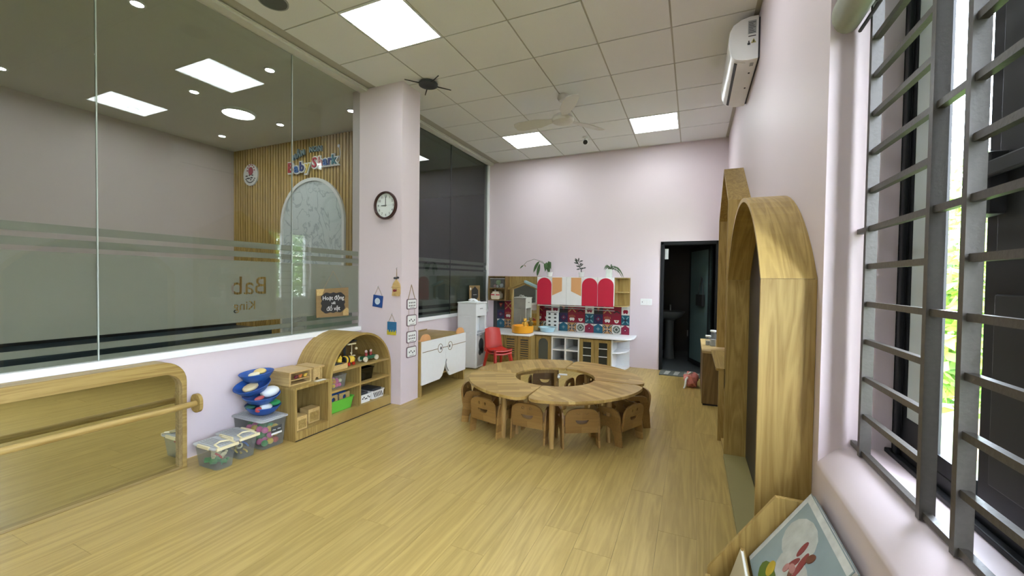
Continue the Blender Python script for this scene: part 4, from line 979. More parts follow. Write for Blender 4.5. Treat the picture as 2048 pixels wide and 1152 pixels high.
MB().prism([(.347, 3.245), (.402, 3.245), (.402, 3.345), (.347, 3.345)], 'y', a0-.0016, a0-.0003).build('rating_label', plain('label_grey', (.35, .37, .38), .6), t)
lt = MB()
for k_ in range(7): lt.box(.352, .397-.008*(k_ % 3), a0-.0026, a0-.0016, 3.253+.0125*k_, 3.257+.0125*k_)
lt.box(.350, .40, a0-.0022, a0-.0008, 3.225, 3.232).box(.345, .363, a0-.0022, a0-.0008, 3.165, 3.18).box(.350, .358, a0-.0022, a0-.0008, 3.18, 3.195)
lt.build('label_print', m_dark, t)
tri = MB().prism([(.368, 3.175), (.402, 3.175), (.385, 3.208)], 'y', a0-.0022, a0-.0010); tri.build('warning_sign', plain('warning_yellow', (.45, .40, .16), .6), t)
MB().prism([(.381, 3.180), (.389, 3.180), (.387, 3.197), (.383, 3.197)], 'y', a0-.0030, a0-.0022).build('warning_mark', m_ink, t)
for y in (a0+.22, a0+.50): MB().cyl((.38, y, 3.046), .007, .006, 'z', 10).build('screw_cap', m_dark, t)
bx('display_sticker', m_grey, .37, .395, a0+.05, a0+.10, 3.0475, 3.0490, t)

# ================================================================ SMALL THINGS
rnd = random.Random(11)
# ---------------- ceiling: fan, router, speaker, camera
t = thing('ceiling_fan', 'cream three blade ceiling fan', 'ceiling fan', (-1.37, 4.46, 3.16))
fc = (-1.37, 4.46)
m_fan = plain('fan_cream', (.62, .61, .56), .4)
MB().lathe([(.060, HC-3.16-.001), (.066, .235), (.050, .205), (.018, .195)], (*fc, 3.16), 24).build('canopy', m_fan, t, smooth=True)
MB().cyl((*fc, 3.20), .013, .17, 'z', 12).build('down_rod', m_fan, t)
MB().lathe([(.018, .065), (.075, .055), (.110, .030), (.125, .0), (.115, -.028), (.075, -.042), (.0, -.045)], (*fc, 3.16), 32).build('motor', m_fan, t, smooth=True)
for a in (math.radians(-64), math.radians(56), math.radians(176)):
    X_ = Matrix.Translation((*fc, 3.165))@Matrix.Rotation(a, 4, 'Z')@Matrix.Rotation(math.radians(13), 4, 'X')
    o = [(.10, -.030), (.16, -.045), (.30, -.085), (.52, -.088), (.59, -.065), (.61, 0), (.59, .060), (.52, .080), (.30, .080), (.16, .045), (.10, .030)]
    MB(X_).prism(o, 'z', -.004, .004).build('blade', m_fan, t, bev=.002)
t = thing('wifi_router', 'round black device with four thin antennas on the ceiling beside the pillar top', 'router', (-2.62, 3.62, HC-.045))
rc = (-2.60, 3.63)
MB().lathe([(.02, .044), (.085, .044), (.100, .030), (.098, .010), (.07, 0), (.0, -.002)], (*rc, HC-.045), 24).build('housing', m_dark, t, smooth=True)
for a in (232, 329, 50, 133):
    r_ = math.radians(a); L_ = .25
    MB().tube([(rc[0]+.09*math.cos(r_), rc[1]+.09*math.sin(r_), HC-.028), (rc[0]+L_*math.cos(r_), rc[1]+L_*math.sin(r_), HC-.030)], [.007, .005], 6).build('antenna', m_black, t)
t = thing('ceiling_speaker', 'round dark grey flush ceiling speaker near the glass', 'speaker', (-2.93, 2.12, HC-.012))
MB().lathe([(.105, .0115), (.105, .002), (.095, .002), (.095, .006)], (-2.93, 2.12, HC-.012), 32, cap=False).build('bezel', m_grey, t)
MB().cyl((-2.93, 2.12, HC-.009), .0945, .006, 'z', 32).build('grille', plain('speaker_mesh', (.10, .105, .10), .7, noise=.3, scale=400), t)
t = thing('security_camera', 'small white dome camera with black lens on the ceiling by the fan', 'camera', (-1.46, 5.88, HC-.11))
MB().lathe([(.045, .109), (.045, .09), (.02, .085), (.018, .07)], (-1.46, 5.88, HC-.11), 20).build('base', m_white, t, smooth=True)
MB().ball((-1.46, 5.88, HC-.07), .042).build('head', m_white, t, smooth=True)
dv = (Vector((-1.0, 3, 2.2))-Vector((-1.46, 5.88, HC-.07))).normalized()
MB().tube([Vector((-1.46, 5.88, HC-.07))+dv*.02, Vector((-1.46, 5.88, HC-.07))+dv*.045], .032, 20).build('lens', m_black, t)

# ---------------- pillar: clock and hangings
PY = 3.5
t = thing('wall_clock', 'round wall clock with dark brown rim showing nine on the pillar', 'clock', (-3.035, PY, 2.135))
cxk, czk = -3.035, 2.135
pr = [(.148, 0), (.152, -.02), (.146, -.034), (.134, -.036), (.128, -.028), (.127, -.012)]
vs = []; n = 40
rim = MB(frame((cxk, PY-.001, czk), (1, 0, 0), (0, 0, 1), (0, 1, 0)))
rim.lathe([(r, z) for r, z in pr], (0, 0, 0), 40, cap=False).build('rim', plain('clock_brown', (.045, .018, .015), .25), t, smooth=True)
MB().cyl((cxk, PY-.012, czk), .130, .010, 'y', 40).build('dial', plain('dial_white', (.74, .78, .76), .35), t)
nm = MB()
for h in range(1, 13):
    a = PI/2-h*PI/6; vs, fs = text_geo(str(h), .036, .0006, 'CENTER'); nm.xf = frame((cxk+.100*math.cos(a), PY-.0132, czk+.100*math.sin(a)-.012), (1, 0, 0), (0, 0, 1)); nm.add(vs, fs)
nm.xf = None
for q in range(60):
    a = q*PI/30; r_ = .121; nm.prism([(cxk+r_*math.cos(a)-.001, czk+r_*math.sin(a)-.001), (cxk+r_*math.cos(a)+.001, czk+r_*math.sin(a)-.001), (cxk+r_*math.cos(a)+.001, czk+r_*math.sin(a)+.001), (cxk+r_*math.cos(a)-.001, czk+r_*math.sin(a)+.001)], 'y', PY-.0135, PY-.012)
nm.build('numerals', m_ink, t)
MB().prism([(cxk-.004, czk-.012), (cxk+.004, czk-.012), (cxk+.0025, czk+.092), (cxk-.0025, czk+.092)], 'y', PY-.018, PY-.016).build('minute_hand', m_ink, t)
MB().prism([(cxk+.012, czk-.005), (cxk+.012, czk+.005), (cxk-.062, czk+.003), (cxk-.062, czk-.003)], 'y', PY-.016, PY-.014).build('hour_hand', m_ink, t)
MB().box(cxk-.02, cxk+.10, PY-.020, PY-.0185, czk-.0007, czk+.0007).build('second_hand', m_grey, t)
def hang(t, x, ztop, x0, x1, ztie, y):
    s = MB().tube([(x, y, ztop), (x0, y, ztie)], .0025, 5).tube([(x, y, ztop), (x1, y, ztie)], .0025, 5); s.build('string', m_rope, t)
    MB().tube([(x, y+.006, ztop+.012), (x, y-.006, ztop+.004), (x, y-.008, ztop-.004), (x, y, ztop-.006)], .0025, 5).build('hook', m_grey, t)
t = thing('blue_pouch', 'dark blue square craft plaque with a white circle hanging on the pillar', 'wall decoration', (-3.14, PY-.01, 1.03))
m_navy = plain('navy_felt', (.012, .06, .24), .8, noise=.15, scale=60)
ang = Matrix.Translation((-3.14, 0, 1.10))@Matrix.Rotation(math.radians(6), 4, 'Y')@Matrix.Translation((3.14, 0, -1.10))
MB(ang).box(-3.205, -3.075, PY-.014, PY-.004, 1.035, 1.165, bev=.002).build('panel', m_navy, t)
MB(ang).prism(circ(-3.14, 1.10, .036), 'y', PY-.0155, PY-.0138).build('white_disc', plain('lace_white', (.5, .58, .66), .7, noise=.4, scale=120), t)
hang(t, -3.135, 1.255, -3.19, -3.08, 1.16, PY-.008)
t = thing('birdhouse_ornament', 'small pale wooden birdhouse ornament with bow hanging on the pillar', 'wall decoration', (-2.885, PY-.01, 1.17))
MB().prism([(-2.935, 1.185), (-2.835, 1.185), (-2.835, 1.27), (-2.845, 1.30), (-2.885, 1.345), (-2.925, 1.30), (-2.935, 1.27)], 'y', PY-.018, PY-.004, holes=[circ(-2.885, 1.235, .010, n=10)]).build('house', m_pine, t)
for q in range(6): bx('picket', m_pine, -2.935+q*.0175, -2.922+q*.0175, PY-.024, PY-.0185, 1.165, 1.19, t)
bx('eave', m_pine, -2.945, -2.825, PY-.0215, PY-.0182, 1.252, 1.262, t)
MB().prism(circ(-2.905, 1.222, .020, .014, 12), 'y', PY-.0215, PY-.0185).prism([(-2.892, 1.222), (-2.875, 1.235), (-2.878, 1.212)], 'y', PY-.0215, PY-.0185).build('painted_bird', plain('bird_maroon', (.20, .02, .03), .6), t)
MB().ball((-2.905, PY-.012, 1.355), .02, sc_=(1, .4, .6)).ball((-2.868, PY-.012, 1.360), .02, sc_=(1, .4, .6)).ball((-2.886, PY-.014, 1.352), .010).build('bow', m_dark, t)
hang(t, -2.885, 1.455, -2.89, -2.88, 1.345, PY-.008)
t = thing('felt_piano', 'blue felt piece with yellow fringe hanging low on the pillar', 'wall decoration', (-2.945, PY-.01, .75))
MB().box(-3.005, -2.885, PY-.012, PY-.004, .765, .885, bev=.002).build('panel', plain('teal_blue_felt', (.02, .13, .27), .85, noise=.2, scale=60), t)
MB().prism([(-3.005, .745), (-2.885, .745), (-2.885, .785), (-2.895, .80), (-2.905, .775), (-2.918, .775), (-2.925, .80), (-2.935, .775), (-2.95, .775), (-2.957, .80), (-2.965, .775), (-2.98, .775), (-2.99, .80), (-3.005, .785)], 'y', PY-.015, PY-.0122).build('fringe', plain('yellow_felt', (.55, .45, .03), .8), t)
hang(t, -2.945, .965, -2.99, -2.90, .882, PY-.008)
# four plaques on the right face of the pillar
PX = -2.83
t = thing('plaque_ladder', 'string of four white wooden picture plaques on the right face of the pillar', 'wall decoration', (PX+.006, 3.67, .5))
for k_, (z0, z1) in enumerate(((1.015, 1.13), (.83, .955), (.645, .775), (.485, .605))):
    p = MB().prism(rrect(3.585, 3.755, z0, z1, .02, 4), 'x', PX+.002, PX+.010).build('plaque', plain('plaque_rim_mauve', (.19, .13, .15), .6), t)
    MB().prism(rrect(3.595, 3.745, z0+.010, z1-.010, .014, 4), 'x', PX+.0102, PX+.0115).build('face', m_paper, p)
    dr = MB(); cz_ = (z0+z1)/2
    for q in range(4 if k_ % 2 else 8):
        cc = 3.625+.03*(q % 4) if k_ % 2 == 0 else 3.63+.028*q
        zz = cz_+(.015 if q < 4 else -.018) if k_ % 2 == 0 else cz_+.012*math.sin(q*2.1)
        dr.prism(circ(cc, zz, .008, .010, 7), 'x', PX+.0117, PX+.0125)
    dr.box(PX+.0117, PX+.0125, 3.63, 3.71, z0+.018, z0+.022); dr.build('drawing', m_ink, p)
for z0, z1 in ((.955, 1.015), (.775, .83), (.605, .645)): MB().tube([(PX+.006, 3.62, z0-.005), (PX+.006, 3.62, z1+.005)], .002, 5).tube([(PX+.006, 3.72, z0-.005), (PX+.006, 3.72, z1+.005)], .002, 5).build('link', m_rope, t)
MB().tube([(PX+.006, 3.665, 1.285), (PX+.006, 3.61, 1.125)], .004, 5).tube([(PX+.006, 3.665, 1.285), (PX+.006, 3.73, 1.125)], .004, 5).build('string', m_rope, t)
# chalkboard sign hanging on the glass
GX = XL-.014
m_kraft = wood('kraft_frame', (.25, .17, .075), (.19, .12, .05), axis=1, scale=14, rings=.2)
t = thing('chalk_sign', 'framed black chalk sign with Vietnamese handwriting hanging on the left glass', 'sign', (XL+.03, 3.1, .95))
sx = XL+.028
o = [(2.895, .955), (3.305, .945), (3.300, 1.250), (2.890, 1.235)]
sc_n = 28; hl = []
for q in range(sc_n*2):
    a = 2*PI*q/(sc_n*2); rr_ = 1+.045*math.cos(a*12); c4 = (abs(math.cos(a))**6+abs(math.sin(a))**6)**(-1/6)
    hl.append((3.10+.148*rr_*c4*math.cos(a), 1.095+.102*rr_*c4*math.sin(a)))
MB().prism(o, 'x', sx-.006, sx).build('frame', m_kraft, t)
MB().prism(hl, 'x', sx+.0002, sx+.002).build('board', m_ink, t)
for s_, z, sz in (('Hoạt động', 1.125, .060), ('với', 1.078, .042), ('đồ vật', 1.015, .062)):
    vs, fs = text_geo(s_, sz, .0006, 'CENTER'); MB(frame((sx+.0028, 3.10, z), (0, 1, 0), (0, .0, 1))).add(vs, fs).build('chalk_writing', m_paper, t)
MB().prism([(2.895, 1.17), (2.96, 1.175), (2.985, 1.238), (2.892, 1.235)], 'x', sx+.0005, sx+.004).prism([(3.225, .955), (3.30, .955), (3.30, 1.02), (3.275, 1.035), (3.25, 1.02), (3.225, 1.0)], 'x', sx+.0022, sx+.006).build('paper_corner', m_pine, t)
MB().tube([(sx-.003, 3.10, 1.42), (sx-.003, 2.98, 1.237)], .002, 5).tube([(sx-.003, 3.10, 1.42), (sx-.003, 3.22, 1.245)], .002, 5).build('string', m_rope, t)
t = thing('hexagon_sign', 'small framed black hexagon sign on the second glass above the water dispenser', 'sign', (XL+.03, 6.08, .98))
MB().prism([(5.90, .965), (6.27, .965), (6.27, 1.245), (5.90, 1.245)], 'x', sx-.006, sx).build('frame', m_kraft, t)
MB().prism([(6.085+.13*math.cos(PI/3*q+PI/6), 1.105+.125*math.sin(PI/3*q+PI/6)) for q in range(6)], 'x', sx+.0002, sx+.002).build('board', m_ink, t)
vs, fs = text_geo('~~~', .07, .0006, 'CENTER'); MB(frame((sx+.0028, 6.085, 1.07), (0, 1, 0), (0, 0, 1))).add(vs, fs).build('chalk_writing', m_paper, t)
MB().ball((sx+.006, 5.93, 1.19), .018, sc_=(.3, 1, 1.3)).build('shell', m_paper, t)

# ---------------- clear toy bins by the mirror
def bin_(label, x0, x1, y0, y1, h, toys, handles=True, lidmat=None, seed=1):
    t = thing('storage_box', label, 'storage box', ((x0+x1)/2, (y0+y1)/2, 0)); r = random.Random(seed); ins = .022
    def rr(z, e): return [(x, y, z) for x, y in rrect(x0+e, x1-e, y0+e, y1-e, .028, 4)]
    n = len(rrect(0, 1, 0, 1, .1, 4)); L0, L1, I0, I1 = rr(.002, ins), rr(h-.012, .006), rr(.005, ins+.0025), rr(h-.012, .0085)
    vs = L0+L1+I1+I0; fs = []
    for A in range(3):
        for k_ in range(n): j = (k_+1) % n; fs.append((A*n+k_, A*n+j, (A+1)*n+j, (A+1)*n+k_))
    fs.append(tuple(reversed(range(n)))); fs.append(tuple(range(3*n, 4*n)))
    MB().add(vs, fs).build('tub', m_clear, t)
    lid = MB().prism(rrect(x0-.004, x1+.004, y0-.004, y1+.004, .032, 4), 'z', h-.012, h-.004).prism(rrect(x0+.02, x1-.02, y0+.02, y1-.02, .02, 4), 'z', h-.004, h+.002).build('lid', m_clearlid, t)
    rb = MB(); nr = int((y1-y0-.06)/.018)
    for k_ in range(nr): y = y0+.035+k_*.018; rb.box(x0+.035, x1-.035, y, y+.006, h+.002, h+.0035)
    rb.build('rib', m_grey, lid)
    if handles:
        for y in (y0+.0, y1-.0):
            MB().box(x0+.07, x1-.07, y-.007, y+.007, h-.016, h+.006, bev=.003).build('clip', plain('cream_plastic', (.74, .66, .42), .4), t)
        cx_, cy_ = (x0+x1)/2, (y0+y1)/2
        MB().tube([(x1-.006, cy_-.055, h+.004), (x1-.06, cy_-.05, h+.012), (x1-.085, cy_, h+.014), (x1-.06, cy_+.05, h+.012), (x1-.006, cy_+.055, h+.004)], .0065, 6).build('carry_handle', plain('cream_plastic', (.74, .66, .42), .4), t, smooth=True)
        MB().box(x1-.004, x1+.010, cy_-.075, cy_+.075, h-.016, h+.004, bev=.003).build('clip', plain('cream_plastic', (.74, .66, .42), .4), t)
    cols = toys
    # toys inside: each its own thing, packed in a loose grid
    gx_, gy_ = max(2, int((x1-x0-.06)/.06)), max(2, int((y1-y0-.06)/.055)); m_ = 0
    for lz in range(2 if h < .2 else 3):
        for i in range(gx_):
            for j in range(gy_):
                if r.random() < .12: continue
                px = x0+.045+(x1-x0-.09)*(i+.5)/gx_+r.uniform(-.006, .006); py = y0+.045+(y1-y0-.09)*(j+.5)/gy_+r.uniform(-.006, .006)
                pz = .034+lz*.052; nm_, cn, c = cols[r.randrange(len(cols))]
                R_ = .024; m = plain('toy_'+cn, c, .35)
                if nm_ == 'ball': mb = MB().ball((px, py, pz), R_)
                elif nm_ == 'block': mb = MB(Matrix.Translation((px, py, pz))@Matrix.Rotation(r.uniform(0, 3), 4, (.3, .5, 1))).box(-.02, .02, -.013, .013, -.013, .013, bev=.003)
                elif nm_ == 'ring': mb = MB(Matrix.Translation((px, py, pz))@Matrix.Rotation(r.uniform(0, 3), 4, (1, .5, .2))).tube([(.018*math.cos(2*PI*q/12), .018*math.sin(2*PI*q/12), 0) for q in range(12)], .006, 6, closed=True)
                elif nm_ == 'stick': mb = MB(Matrix.Translation((px, py, pz))@Matrix.Rotation(r.uniform(0, 3), 4, (.2, 1, .6))).tube([(-.028, 0, 0), (0, 0, .008), (.028, 0, 0)], .006, 6)
                else: mb = MB(Matrix.Translation((px, py, pz))@Matrix.Rotation(r.uniform(0, 3), 4, 'Z')).ball((0, 0, 0), .017, sc_=(1.4, .8, .8)).ball((.022, 0, .012), .010).cyl((-.012, -.008, -.022), .004, .018, 'z', 6).cyl((.012, .008, -.022), .004, .018, 'z', 6)
                o = mb.build({'ball': 'play_ball', 'block': 'toy_block', 'ring': 'toy_ring', 'stick': 'toy_rod', 'animal': 'toy_animal'}[nm_], m, None, org=(px, py, pz-.024), smooth=nm_ != 'block')
                kind_ = {'ball': 'ball', 'block': 'block', 'ring': 'ring', 'stick': 'rod', 'animal': 'animal figure'}[nm_]
                tag(o, 'small %s toy %s inside the %s' % (cn.replace('_', ' '), kind_, label.split(',')[-1].strip()), 'toy', 'small %s toy %ss inside the %s' % (cn.replace('_', ' '), kind_, label.split(',')[-1].strip()))
    return t
RED, GRN, BLU, YEL, PNK, ORG_, CRM, TEA, BRN = ('red', (.55, .04, .04)), ('green', (.05, .30, .08)), ('blue', (.03, .14, .45)), ('yellow', (.75, .50, .06)), ('pink', (.75, .12, .35)), ('orange', (.75, .25, .04)), ('cream', (.75, .66, .42)), ('teal', (.04, .28, .28)), ('brown', (.22, .10, .04))
bin_('clear lidded toy box, nearest box beside the mirror', -3.235, -2.965, 1.725, 1.885, .165, [('animal', *GRN), ('block', *BLU), ('stick', *RED), ('animal', *CRM), ('block', *GRN), ('animal', *GRN)], seed=3)
bin_('clear lidded toy box, middle box of the row', -3.29, -3.00, 1.905, 2.065, .165, [('ring', *CRM), ('stick', *YEL), ('ball', *RED), ('ring', *BLU), ('animal', *BRN), ('stick', *BLU)], seed=5)
t3 = bin_('clear lidded toy box, large box under the blue bowls', -3.385, -3.005, 2.085, 2.315, .235, [('ball', *PNK), ('ball', *YEL), ('ball', *RED), ('ball', *GRN), ('ball', *PNK), ('block', *GRN)], handles=False, seed=8)
MB().box(-3.0195, -3.0185, 2.17, 2.26, .10, .165).build('label_card', m_ink, t3)
MB().box(-3.0182, -3.0172, 2.17, 2.26, .10, .115).build('label_strip', m_paper, t3)
vs, fs = text_geo('~ ~', .05, .0004, 'CENTER'); MB(frame((-3.0175, 2.215, .125), (0, 1, 0), (0, 0, 1))).add(vs, fs).build('label_writing', m_paper, t3)

# stacked blue bowls with play food
def bowl(cx_, cy_, z, r, tilt, lab, items):
    X_ = Matrix.Translation((cx_, cy_, z))@Matrix.Rotation(math.radians(tilt[0]), 4, 'X')@Matrix.Rotation(math.radians(tilt[1]), 4, 'Y')
    t = MB(X_).lathe([(r*.42, 0), (r*.72, .022), (r*.93, .055), (r*1.04, .075), (r*1.02, .078), (r*.90, .060), (r*.69, .027), (r*.40, .006)], (0, 0, 0), 28, cap=True).build('toy_bowl', m_blue, None, org=(cx_, cy_, z), smooth=True)
    tag(t, lab, 'bowl', 'stacked blue toy bowls')
    for nm_, lb, c, (ix, iy, iz), rs in items:
        o = MB(X_).ball((ix, iy, iz), rs[0], sc_=(1, rs[1]/rs[0], rs[2]/rs[0]), nu=14, nv=9)
        o = o.build(nm_, plain('food_'+lb.replace(' ', '_'), c, .5), None, org=X_@Vector((ix, iy, iz-rs[2])), smooth=True)
        tag(o, lb+' in the '+lab.split(',')[0].replace('blue plastic toy bowl', 'blue bowl').strip()+', '+lab.split(',')[1].strip(), 'toy food')
WHT = (.72, .76, .78)
bowl(-3.17, 2.205, .243, .125, (0, 4), 'blue plastic toy bowl, lowest of the stack', [('white_lump', 'white cloth lump', WHT, (.06, -.02, .075), (.040, .05, .026)), ('red_pepper', 'red toy vegetable', (.45, .05, .05), (.065, -.085, .07), (.022, .025, .022)), ('green_leaf', 'green leafy toy', (.03, .28, .09), (.03, .07, .08), (.05, .05, .022)), ('green_leaf', 'dark green toy', (.02, .10, .07), (-.02, -.09, .075), (.035, .04, .02))])
bowl(-3.16, 2.19, .338, .130, (6, 6), 'blue plastic toy bowl, second from the bottom', [('white_lump', 'white cloth bundle', WHT, (.03, .05, .085), (.06, .075, .04)), ('red_bottle', 'red plastic piece', (.50, .10, .10), (.055, -.055, .072), (.02, .04, .016))])
bowl(-3.19, 2.15, .425, .128, (17, 3), 'blue plastic toy bowl, third from the bottom', [('cream_lump', 'cream toy bread', (.6, .5, .3), (.02, -.03, .07), (.05, .06, .025))])
bowl(-3.19, 2.175, .510, .120, (5, -2), 'blue plastic toy bowl, topmost of the stack', [('yellow_toy', 'yellow toy fruit', (.72, .55, .20), (.0, .03, .075), (.05, .045, .022)), ('cream_lump', 'cream toy roll', (.70, .64, .45), (.03, -.04, .07), (.035, .045, .018))])

# ---------------- toys on and in the arched shelf
m_pz = m_pine
t = thing('dolls_house_frame', 'open pale wooden toy house lying on the left end of the square side box', 'toy house', (-3.15, 2.42, .446))
MB().box(-3.27, -3.03, 2.335, 2.35, .446, .552).box(-3.27, -3.03, 2.535, 2.55, .446, .552).box(-3.28, -3.02, 2.33, 2.555, .552, .562).box(-3.27, -3.03, 2.35, 2.535, .446, .456).build('frame', m_pz, t)
bx('shelf', m_pz, -3.26, -3.04, 2.3505, 2.5345, .485, .491, t)
for k_, (nm_, c, y) in enumerate((('maroon', (.15, .02, .03), 2.42), ('orange', (.55, .16, .03), 2.46), ('yellow', (.6, .4, .05), 2.51))):
    tag(MB().ball((-3.06, y, .506), .015).ball((-3.06, y+.014, .514), .009).build('toy_figure', plain('fig_'+nm_, c, .4), None, org=(-3.06, y, .491), smooth=True), 'tiny %s toy figure inside the open wooden toy house' % nm_, 'toy')
t = thing('toy_house_box', 'box shaped pale wooden toy house beside the arch on the square side box', 'toy house', (-3.12, 2.615, .446))
MB().box(-3.22, -3.03, 2.57, 2.582, .446, .553).box(-3.22, -3.03, 2.652, 2.664, .446, .553).box(-3.24, -3.01, 2.56, 2.674, .553, .568, bev=.002).box(-3.20, -3.19, 2.582, 2.652, .446, .553).build('walls', m_pz, t)
MB().prism([(2.582, .446), (2.600, .446)]+[(2.617-.017*math.cos(PI*q/8), .446+.022*math.sin(PI*q/8)) for q in range(1, 8)]+[(2.634, .446), (2.652, .446), (2.652, .553), (2.582, .553)], 'x', -3.05, -3.04).build('arched_front', m_pz, t)
tag(bx('paper_slip', m_paper, -3.01, -2.97, 2.56, 2.655, .4455, .4475, org=(-2.99, 2.60, .4455)), 'white paper slip on the front edge of the square side box', 'paper')
for (y0, y1, x1, h, lab) in ((2.36, 2.46, -2.97, .115, 'light wooden toy block with panel, front left inside the side box'), (2.52, 2.64, -3.03, .125, 'light wooden toy block house, right inside the side box')):
    t = thing('wooden_block_house', lab, 'toy', (x1-.05, y0, .076))
    bx('body', m_pz, x1-.11, x1, y0, y1, .076, .076+h, t, bev=.004)
    bx('front_panel', m_oak_x, x1+.0005, x1+.005, y0+.015, y1-.015, .092, .076+h-.03, t)
tag(MB().box(-3.24, -3.10, 2.40, 2.52, .076, .09).box(-3.24, -3.10, 2.40, 2.41, .09, .20).box(-3.24, -3.23, 2.41, 2.52, .09, .16).build('toy_chair', m_oak_dk, None, org=(-3.17, 2.46, .076)), 'small brown wooden toy seat at the back of the side box', 'toy')
# top shelf (z .503)
zt = .5035
t = thing('wooden_tray', 'shallow pale wooden slatted tray at the left of the curved top shelf', 'tray', (-3.05, 2.81, zt))
for (x, y0, y1) in ((-2.975, 2.72, 2.90), (-3.12, 2.72, 2.90)): bx('side_slat', m_pz, x, x+.008, y0, y1, zt, zt+.045, t)
bx('end_slat', m_pz, -3.112, -2.975, 2.892, 2.90, zt, zt+.045, t); bx('base', m_pz, -3.112, -2.975, 2.72, 2.892, zt, zt+.006, t)
bx('dark_book', m_dark, -3.10, -2.99, 2.73, 2.86, zt+.0065, zt+.05, t)
tag(MB().ball((-3.05, 2.875, zt+.062), .026).ball((-3.035, 2.875, zt+.088), .016).cyl((-3.03, 2.875, zt+.10), .004, .012, 'z', 6).build('toy_chick', m_yellow, None, org=(-3.05, 2.875, zt+.036), smooth=True), 'small yellow toy chick sitting at the right end of the wooden tray', 'toy')
t = thing('bee_toy', 'yellow and black striped wooden bee pull toy on the top shelf', 'toy', (-3.05, 2.97, zt))
for k_, (y, c) in enumerate(((2.925, m_black), (2.945, m_yellow), (2.965, m_black), (2.985, m_yellow))): MB().cyl((-3.05, y-.0095, zt+.055), .042-.004*abs(k_-1.5), .019, 'y', 20).build('body_ring', c, t, smooth=True)
MB().ball((-3.05, 3.03, zt+.05), .034).build('head', m_yellow, t, smooth=True)
MB().tube([(-3.05, 3.03, zt+.08), (-3.05, 3.025, zt+.108)], .004, 6).ball((-3.05, 3.025, zt+.112), .010).build('antenna', plain('toy_cream', (.75, .62, .3), .4), t)
MB().cyl((-3.09, 2.96, zt+.016), .016, .012, 'x', 14).cyl((-3.02, 2.96, zt+.016), .016, .012, 'x', 14).cyl((-3.09, 3.02, zt+.016), .016, .012, 'x', 14).cyl((-3.02, 3.02, zt+.016), .016, .012, 'x', 14).build('wheel', m_red, t)
t = thing('bead_maze', 'dark wooden toy frame with cream rails and hanging bead on the top shelf', 'toy', (-3.18, 3.12, zt))
MB().box(-3.22, -3.14, 3.06, 3.18, zt, zt+.015).box(-3.19, -3.17, 3.06, 3.072, zt+.015, zt+.20).box(-3.22, -3.14, 3.05, 3.19, zt+.20, zt+.212).build('stand', m_dark, t)
MB().box(-3.15, -3.13, 3.07, 3.17, zt+.175, zt+.188).box(-3.15, -3.13, 3.08, 3.16, zt+.055, zt+.066).tube([(-3.14, 3.12, zt+.066), (-3.14, 3.12, zt+.175)], .004, 6).build('rail', plain('toy_cream', (.75, .62, .3), .4), t)
MB().ball((-3.13, 3.17, zt+.13), .014).build('bead', plain('toy_cream', (.75, .62, .3), .4), t, smooth=True)
t = thing('caterpillar_car', 'green wooden toy car with cream wheel and two red peg people on the top shelf', 'toy', (-3.04, 3.24, zt))
MB().box(-3.075, -3.015, 3.16, 3.345, zt+.018, zt+.052, bev=.010).build('chassis', plain('toy_dark_green', (.02, .10, .05), .35), t)
for x in (-3.088, -3.0145):
    for y in (3.175, 3.33): MB().cyl((x, y, zt+.026), .026, .013, 'x', 18).build('wheel', plain('toy_cream_pale', (.70, .64, .48), .4), t, smooth=True)
for y in (3.22, 3.285):
    MB().cyl((-3.045, y, zt+.053), .014, .032, 'z', 14).build('peg_person', plain('toy_maroon', (.28, .03, .03), .35), t); MB().ball((-3.045, y, zt+.097), .015).build('head', plain('toy_rose', (.55, .40, .36), .4), t, smooth=True)
# mid shelves
def open_tub(name, lab, x0, x1, y0, y1, z0, z1, m, tap=.012, lipm=None, cat='basket'):
    t = thing(name, lab, cat, ((x0+x1)/2, (y0+y1)/2, z0))
    def rr(z, e): return [(x, y, z) for x, y in rrect(x0+e, x1-e, y0+e, y1-e, .018, 3)]
    n = 16; L = [rr(z0, tap), rr(z1, 0), rr(z1, .003), rr(z0+.004, tap+.003)]; n = len(L[0]); vs = sum(L, []); fs = []
    for A in range(3):
        for k_ in range(n): j = (k_+1) % n; fs.append((A*n+k_, A*n+j, (A+1)*n+j, (A+1)*n+k_))
    fs.append(tuple(reversed(range(n)))); fs.append(tuple(range(3*n, 4*n)))
    MB().add(vs, fs).build('tub', m, t)
    MB().prism(rrect(x0-.005, x1+.005, y0-.005, y1+.005, .02, 3), 'z', z1-.008, z1, holes=[rrect(x0+.001, x1-.001, y0+.001, y1-.001, .017, 3)]).build('rim', lipm or m, t)
    return t
open_tub('clear_tub', 'clear open tub of coloured beads on the left middle shelf', -3.20, -2.985, 2.715, 2.915, .324, .445, m_clear)
for i, (cn, c) in enumerate([ORG_, YEL, PNK, PNK, YEL, ORG_, ('lilac', (.35, .15, .45)), PNK, YEL, ORG_, PNK, ('lilac', (.35, .15, .45)), YEL, ORG_, PNK, CRM, ORG_, PNK, YEL, PNK, CRM, ORG_, YEL, PNK]):
    y = 2.745+.035*(i % 4)+(.008 if i >= 12 else 0); x = -3.02-.045*((i//4) % 3); z = .349+(.038 if i >= 12 else 0)
    tag(MB().ball((x, y, z), .0175).build('bead', plain('toy_'+cn, c, .35), None, org=(x, y, z-.0175), smooth=True), 'round %s bead in the clear tub on the left middle shelf' % cn, 'bead', 'round %s beads in the clear tub' % cn)
open_tub('smoky_tub', 'dark translucent tub on the right middle shelf', -3.22, -2.99, 3.09, 3.28, .324, .445, sheet_glass('smoky_plastic', (.30, .33, .36), .05, .1))
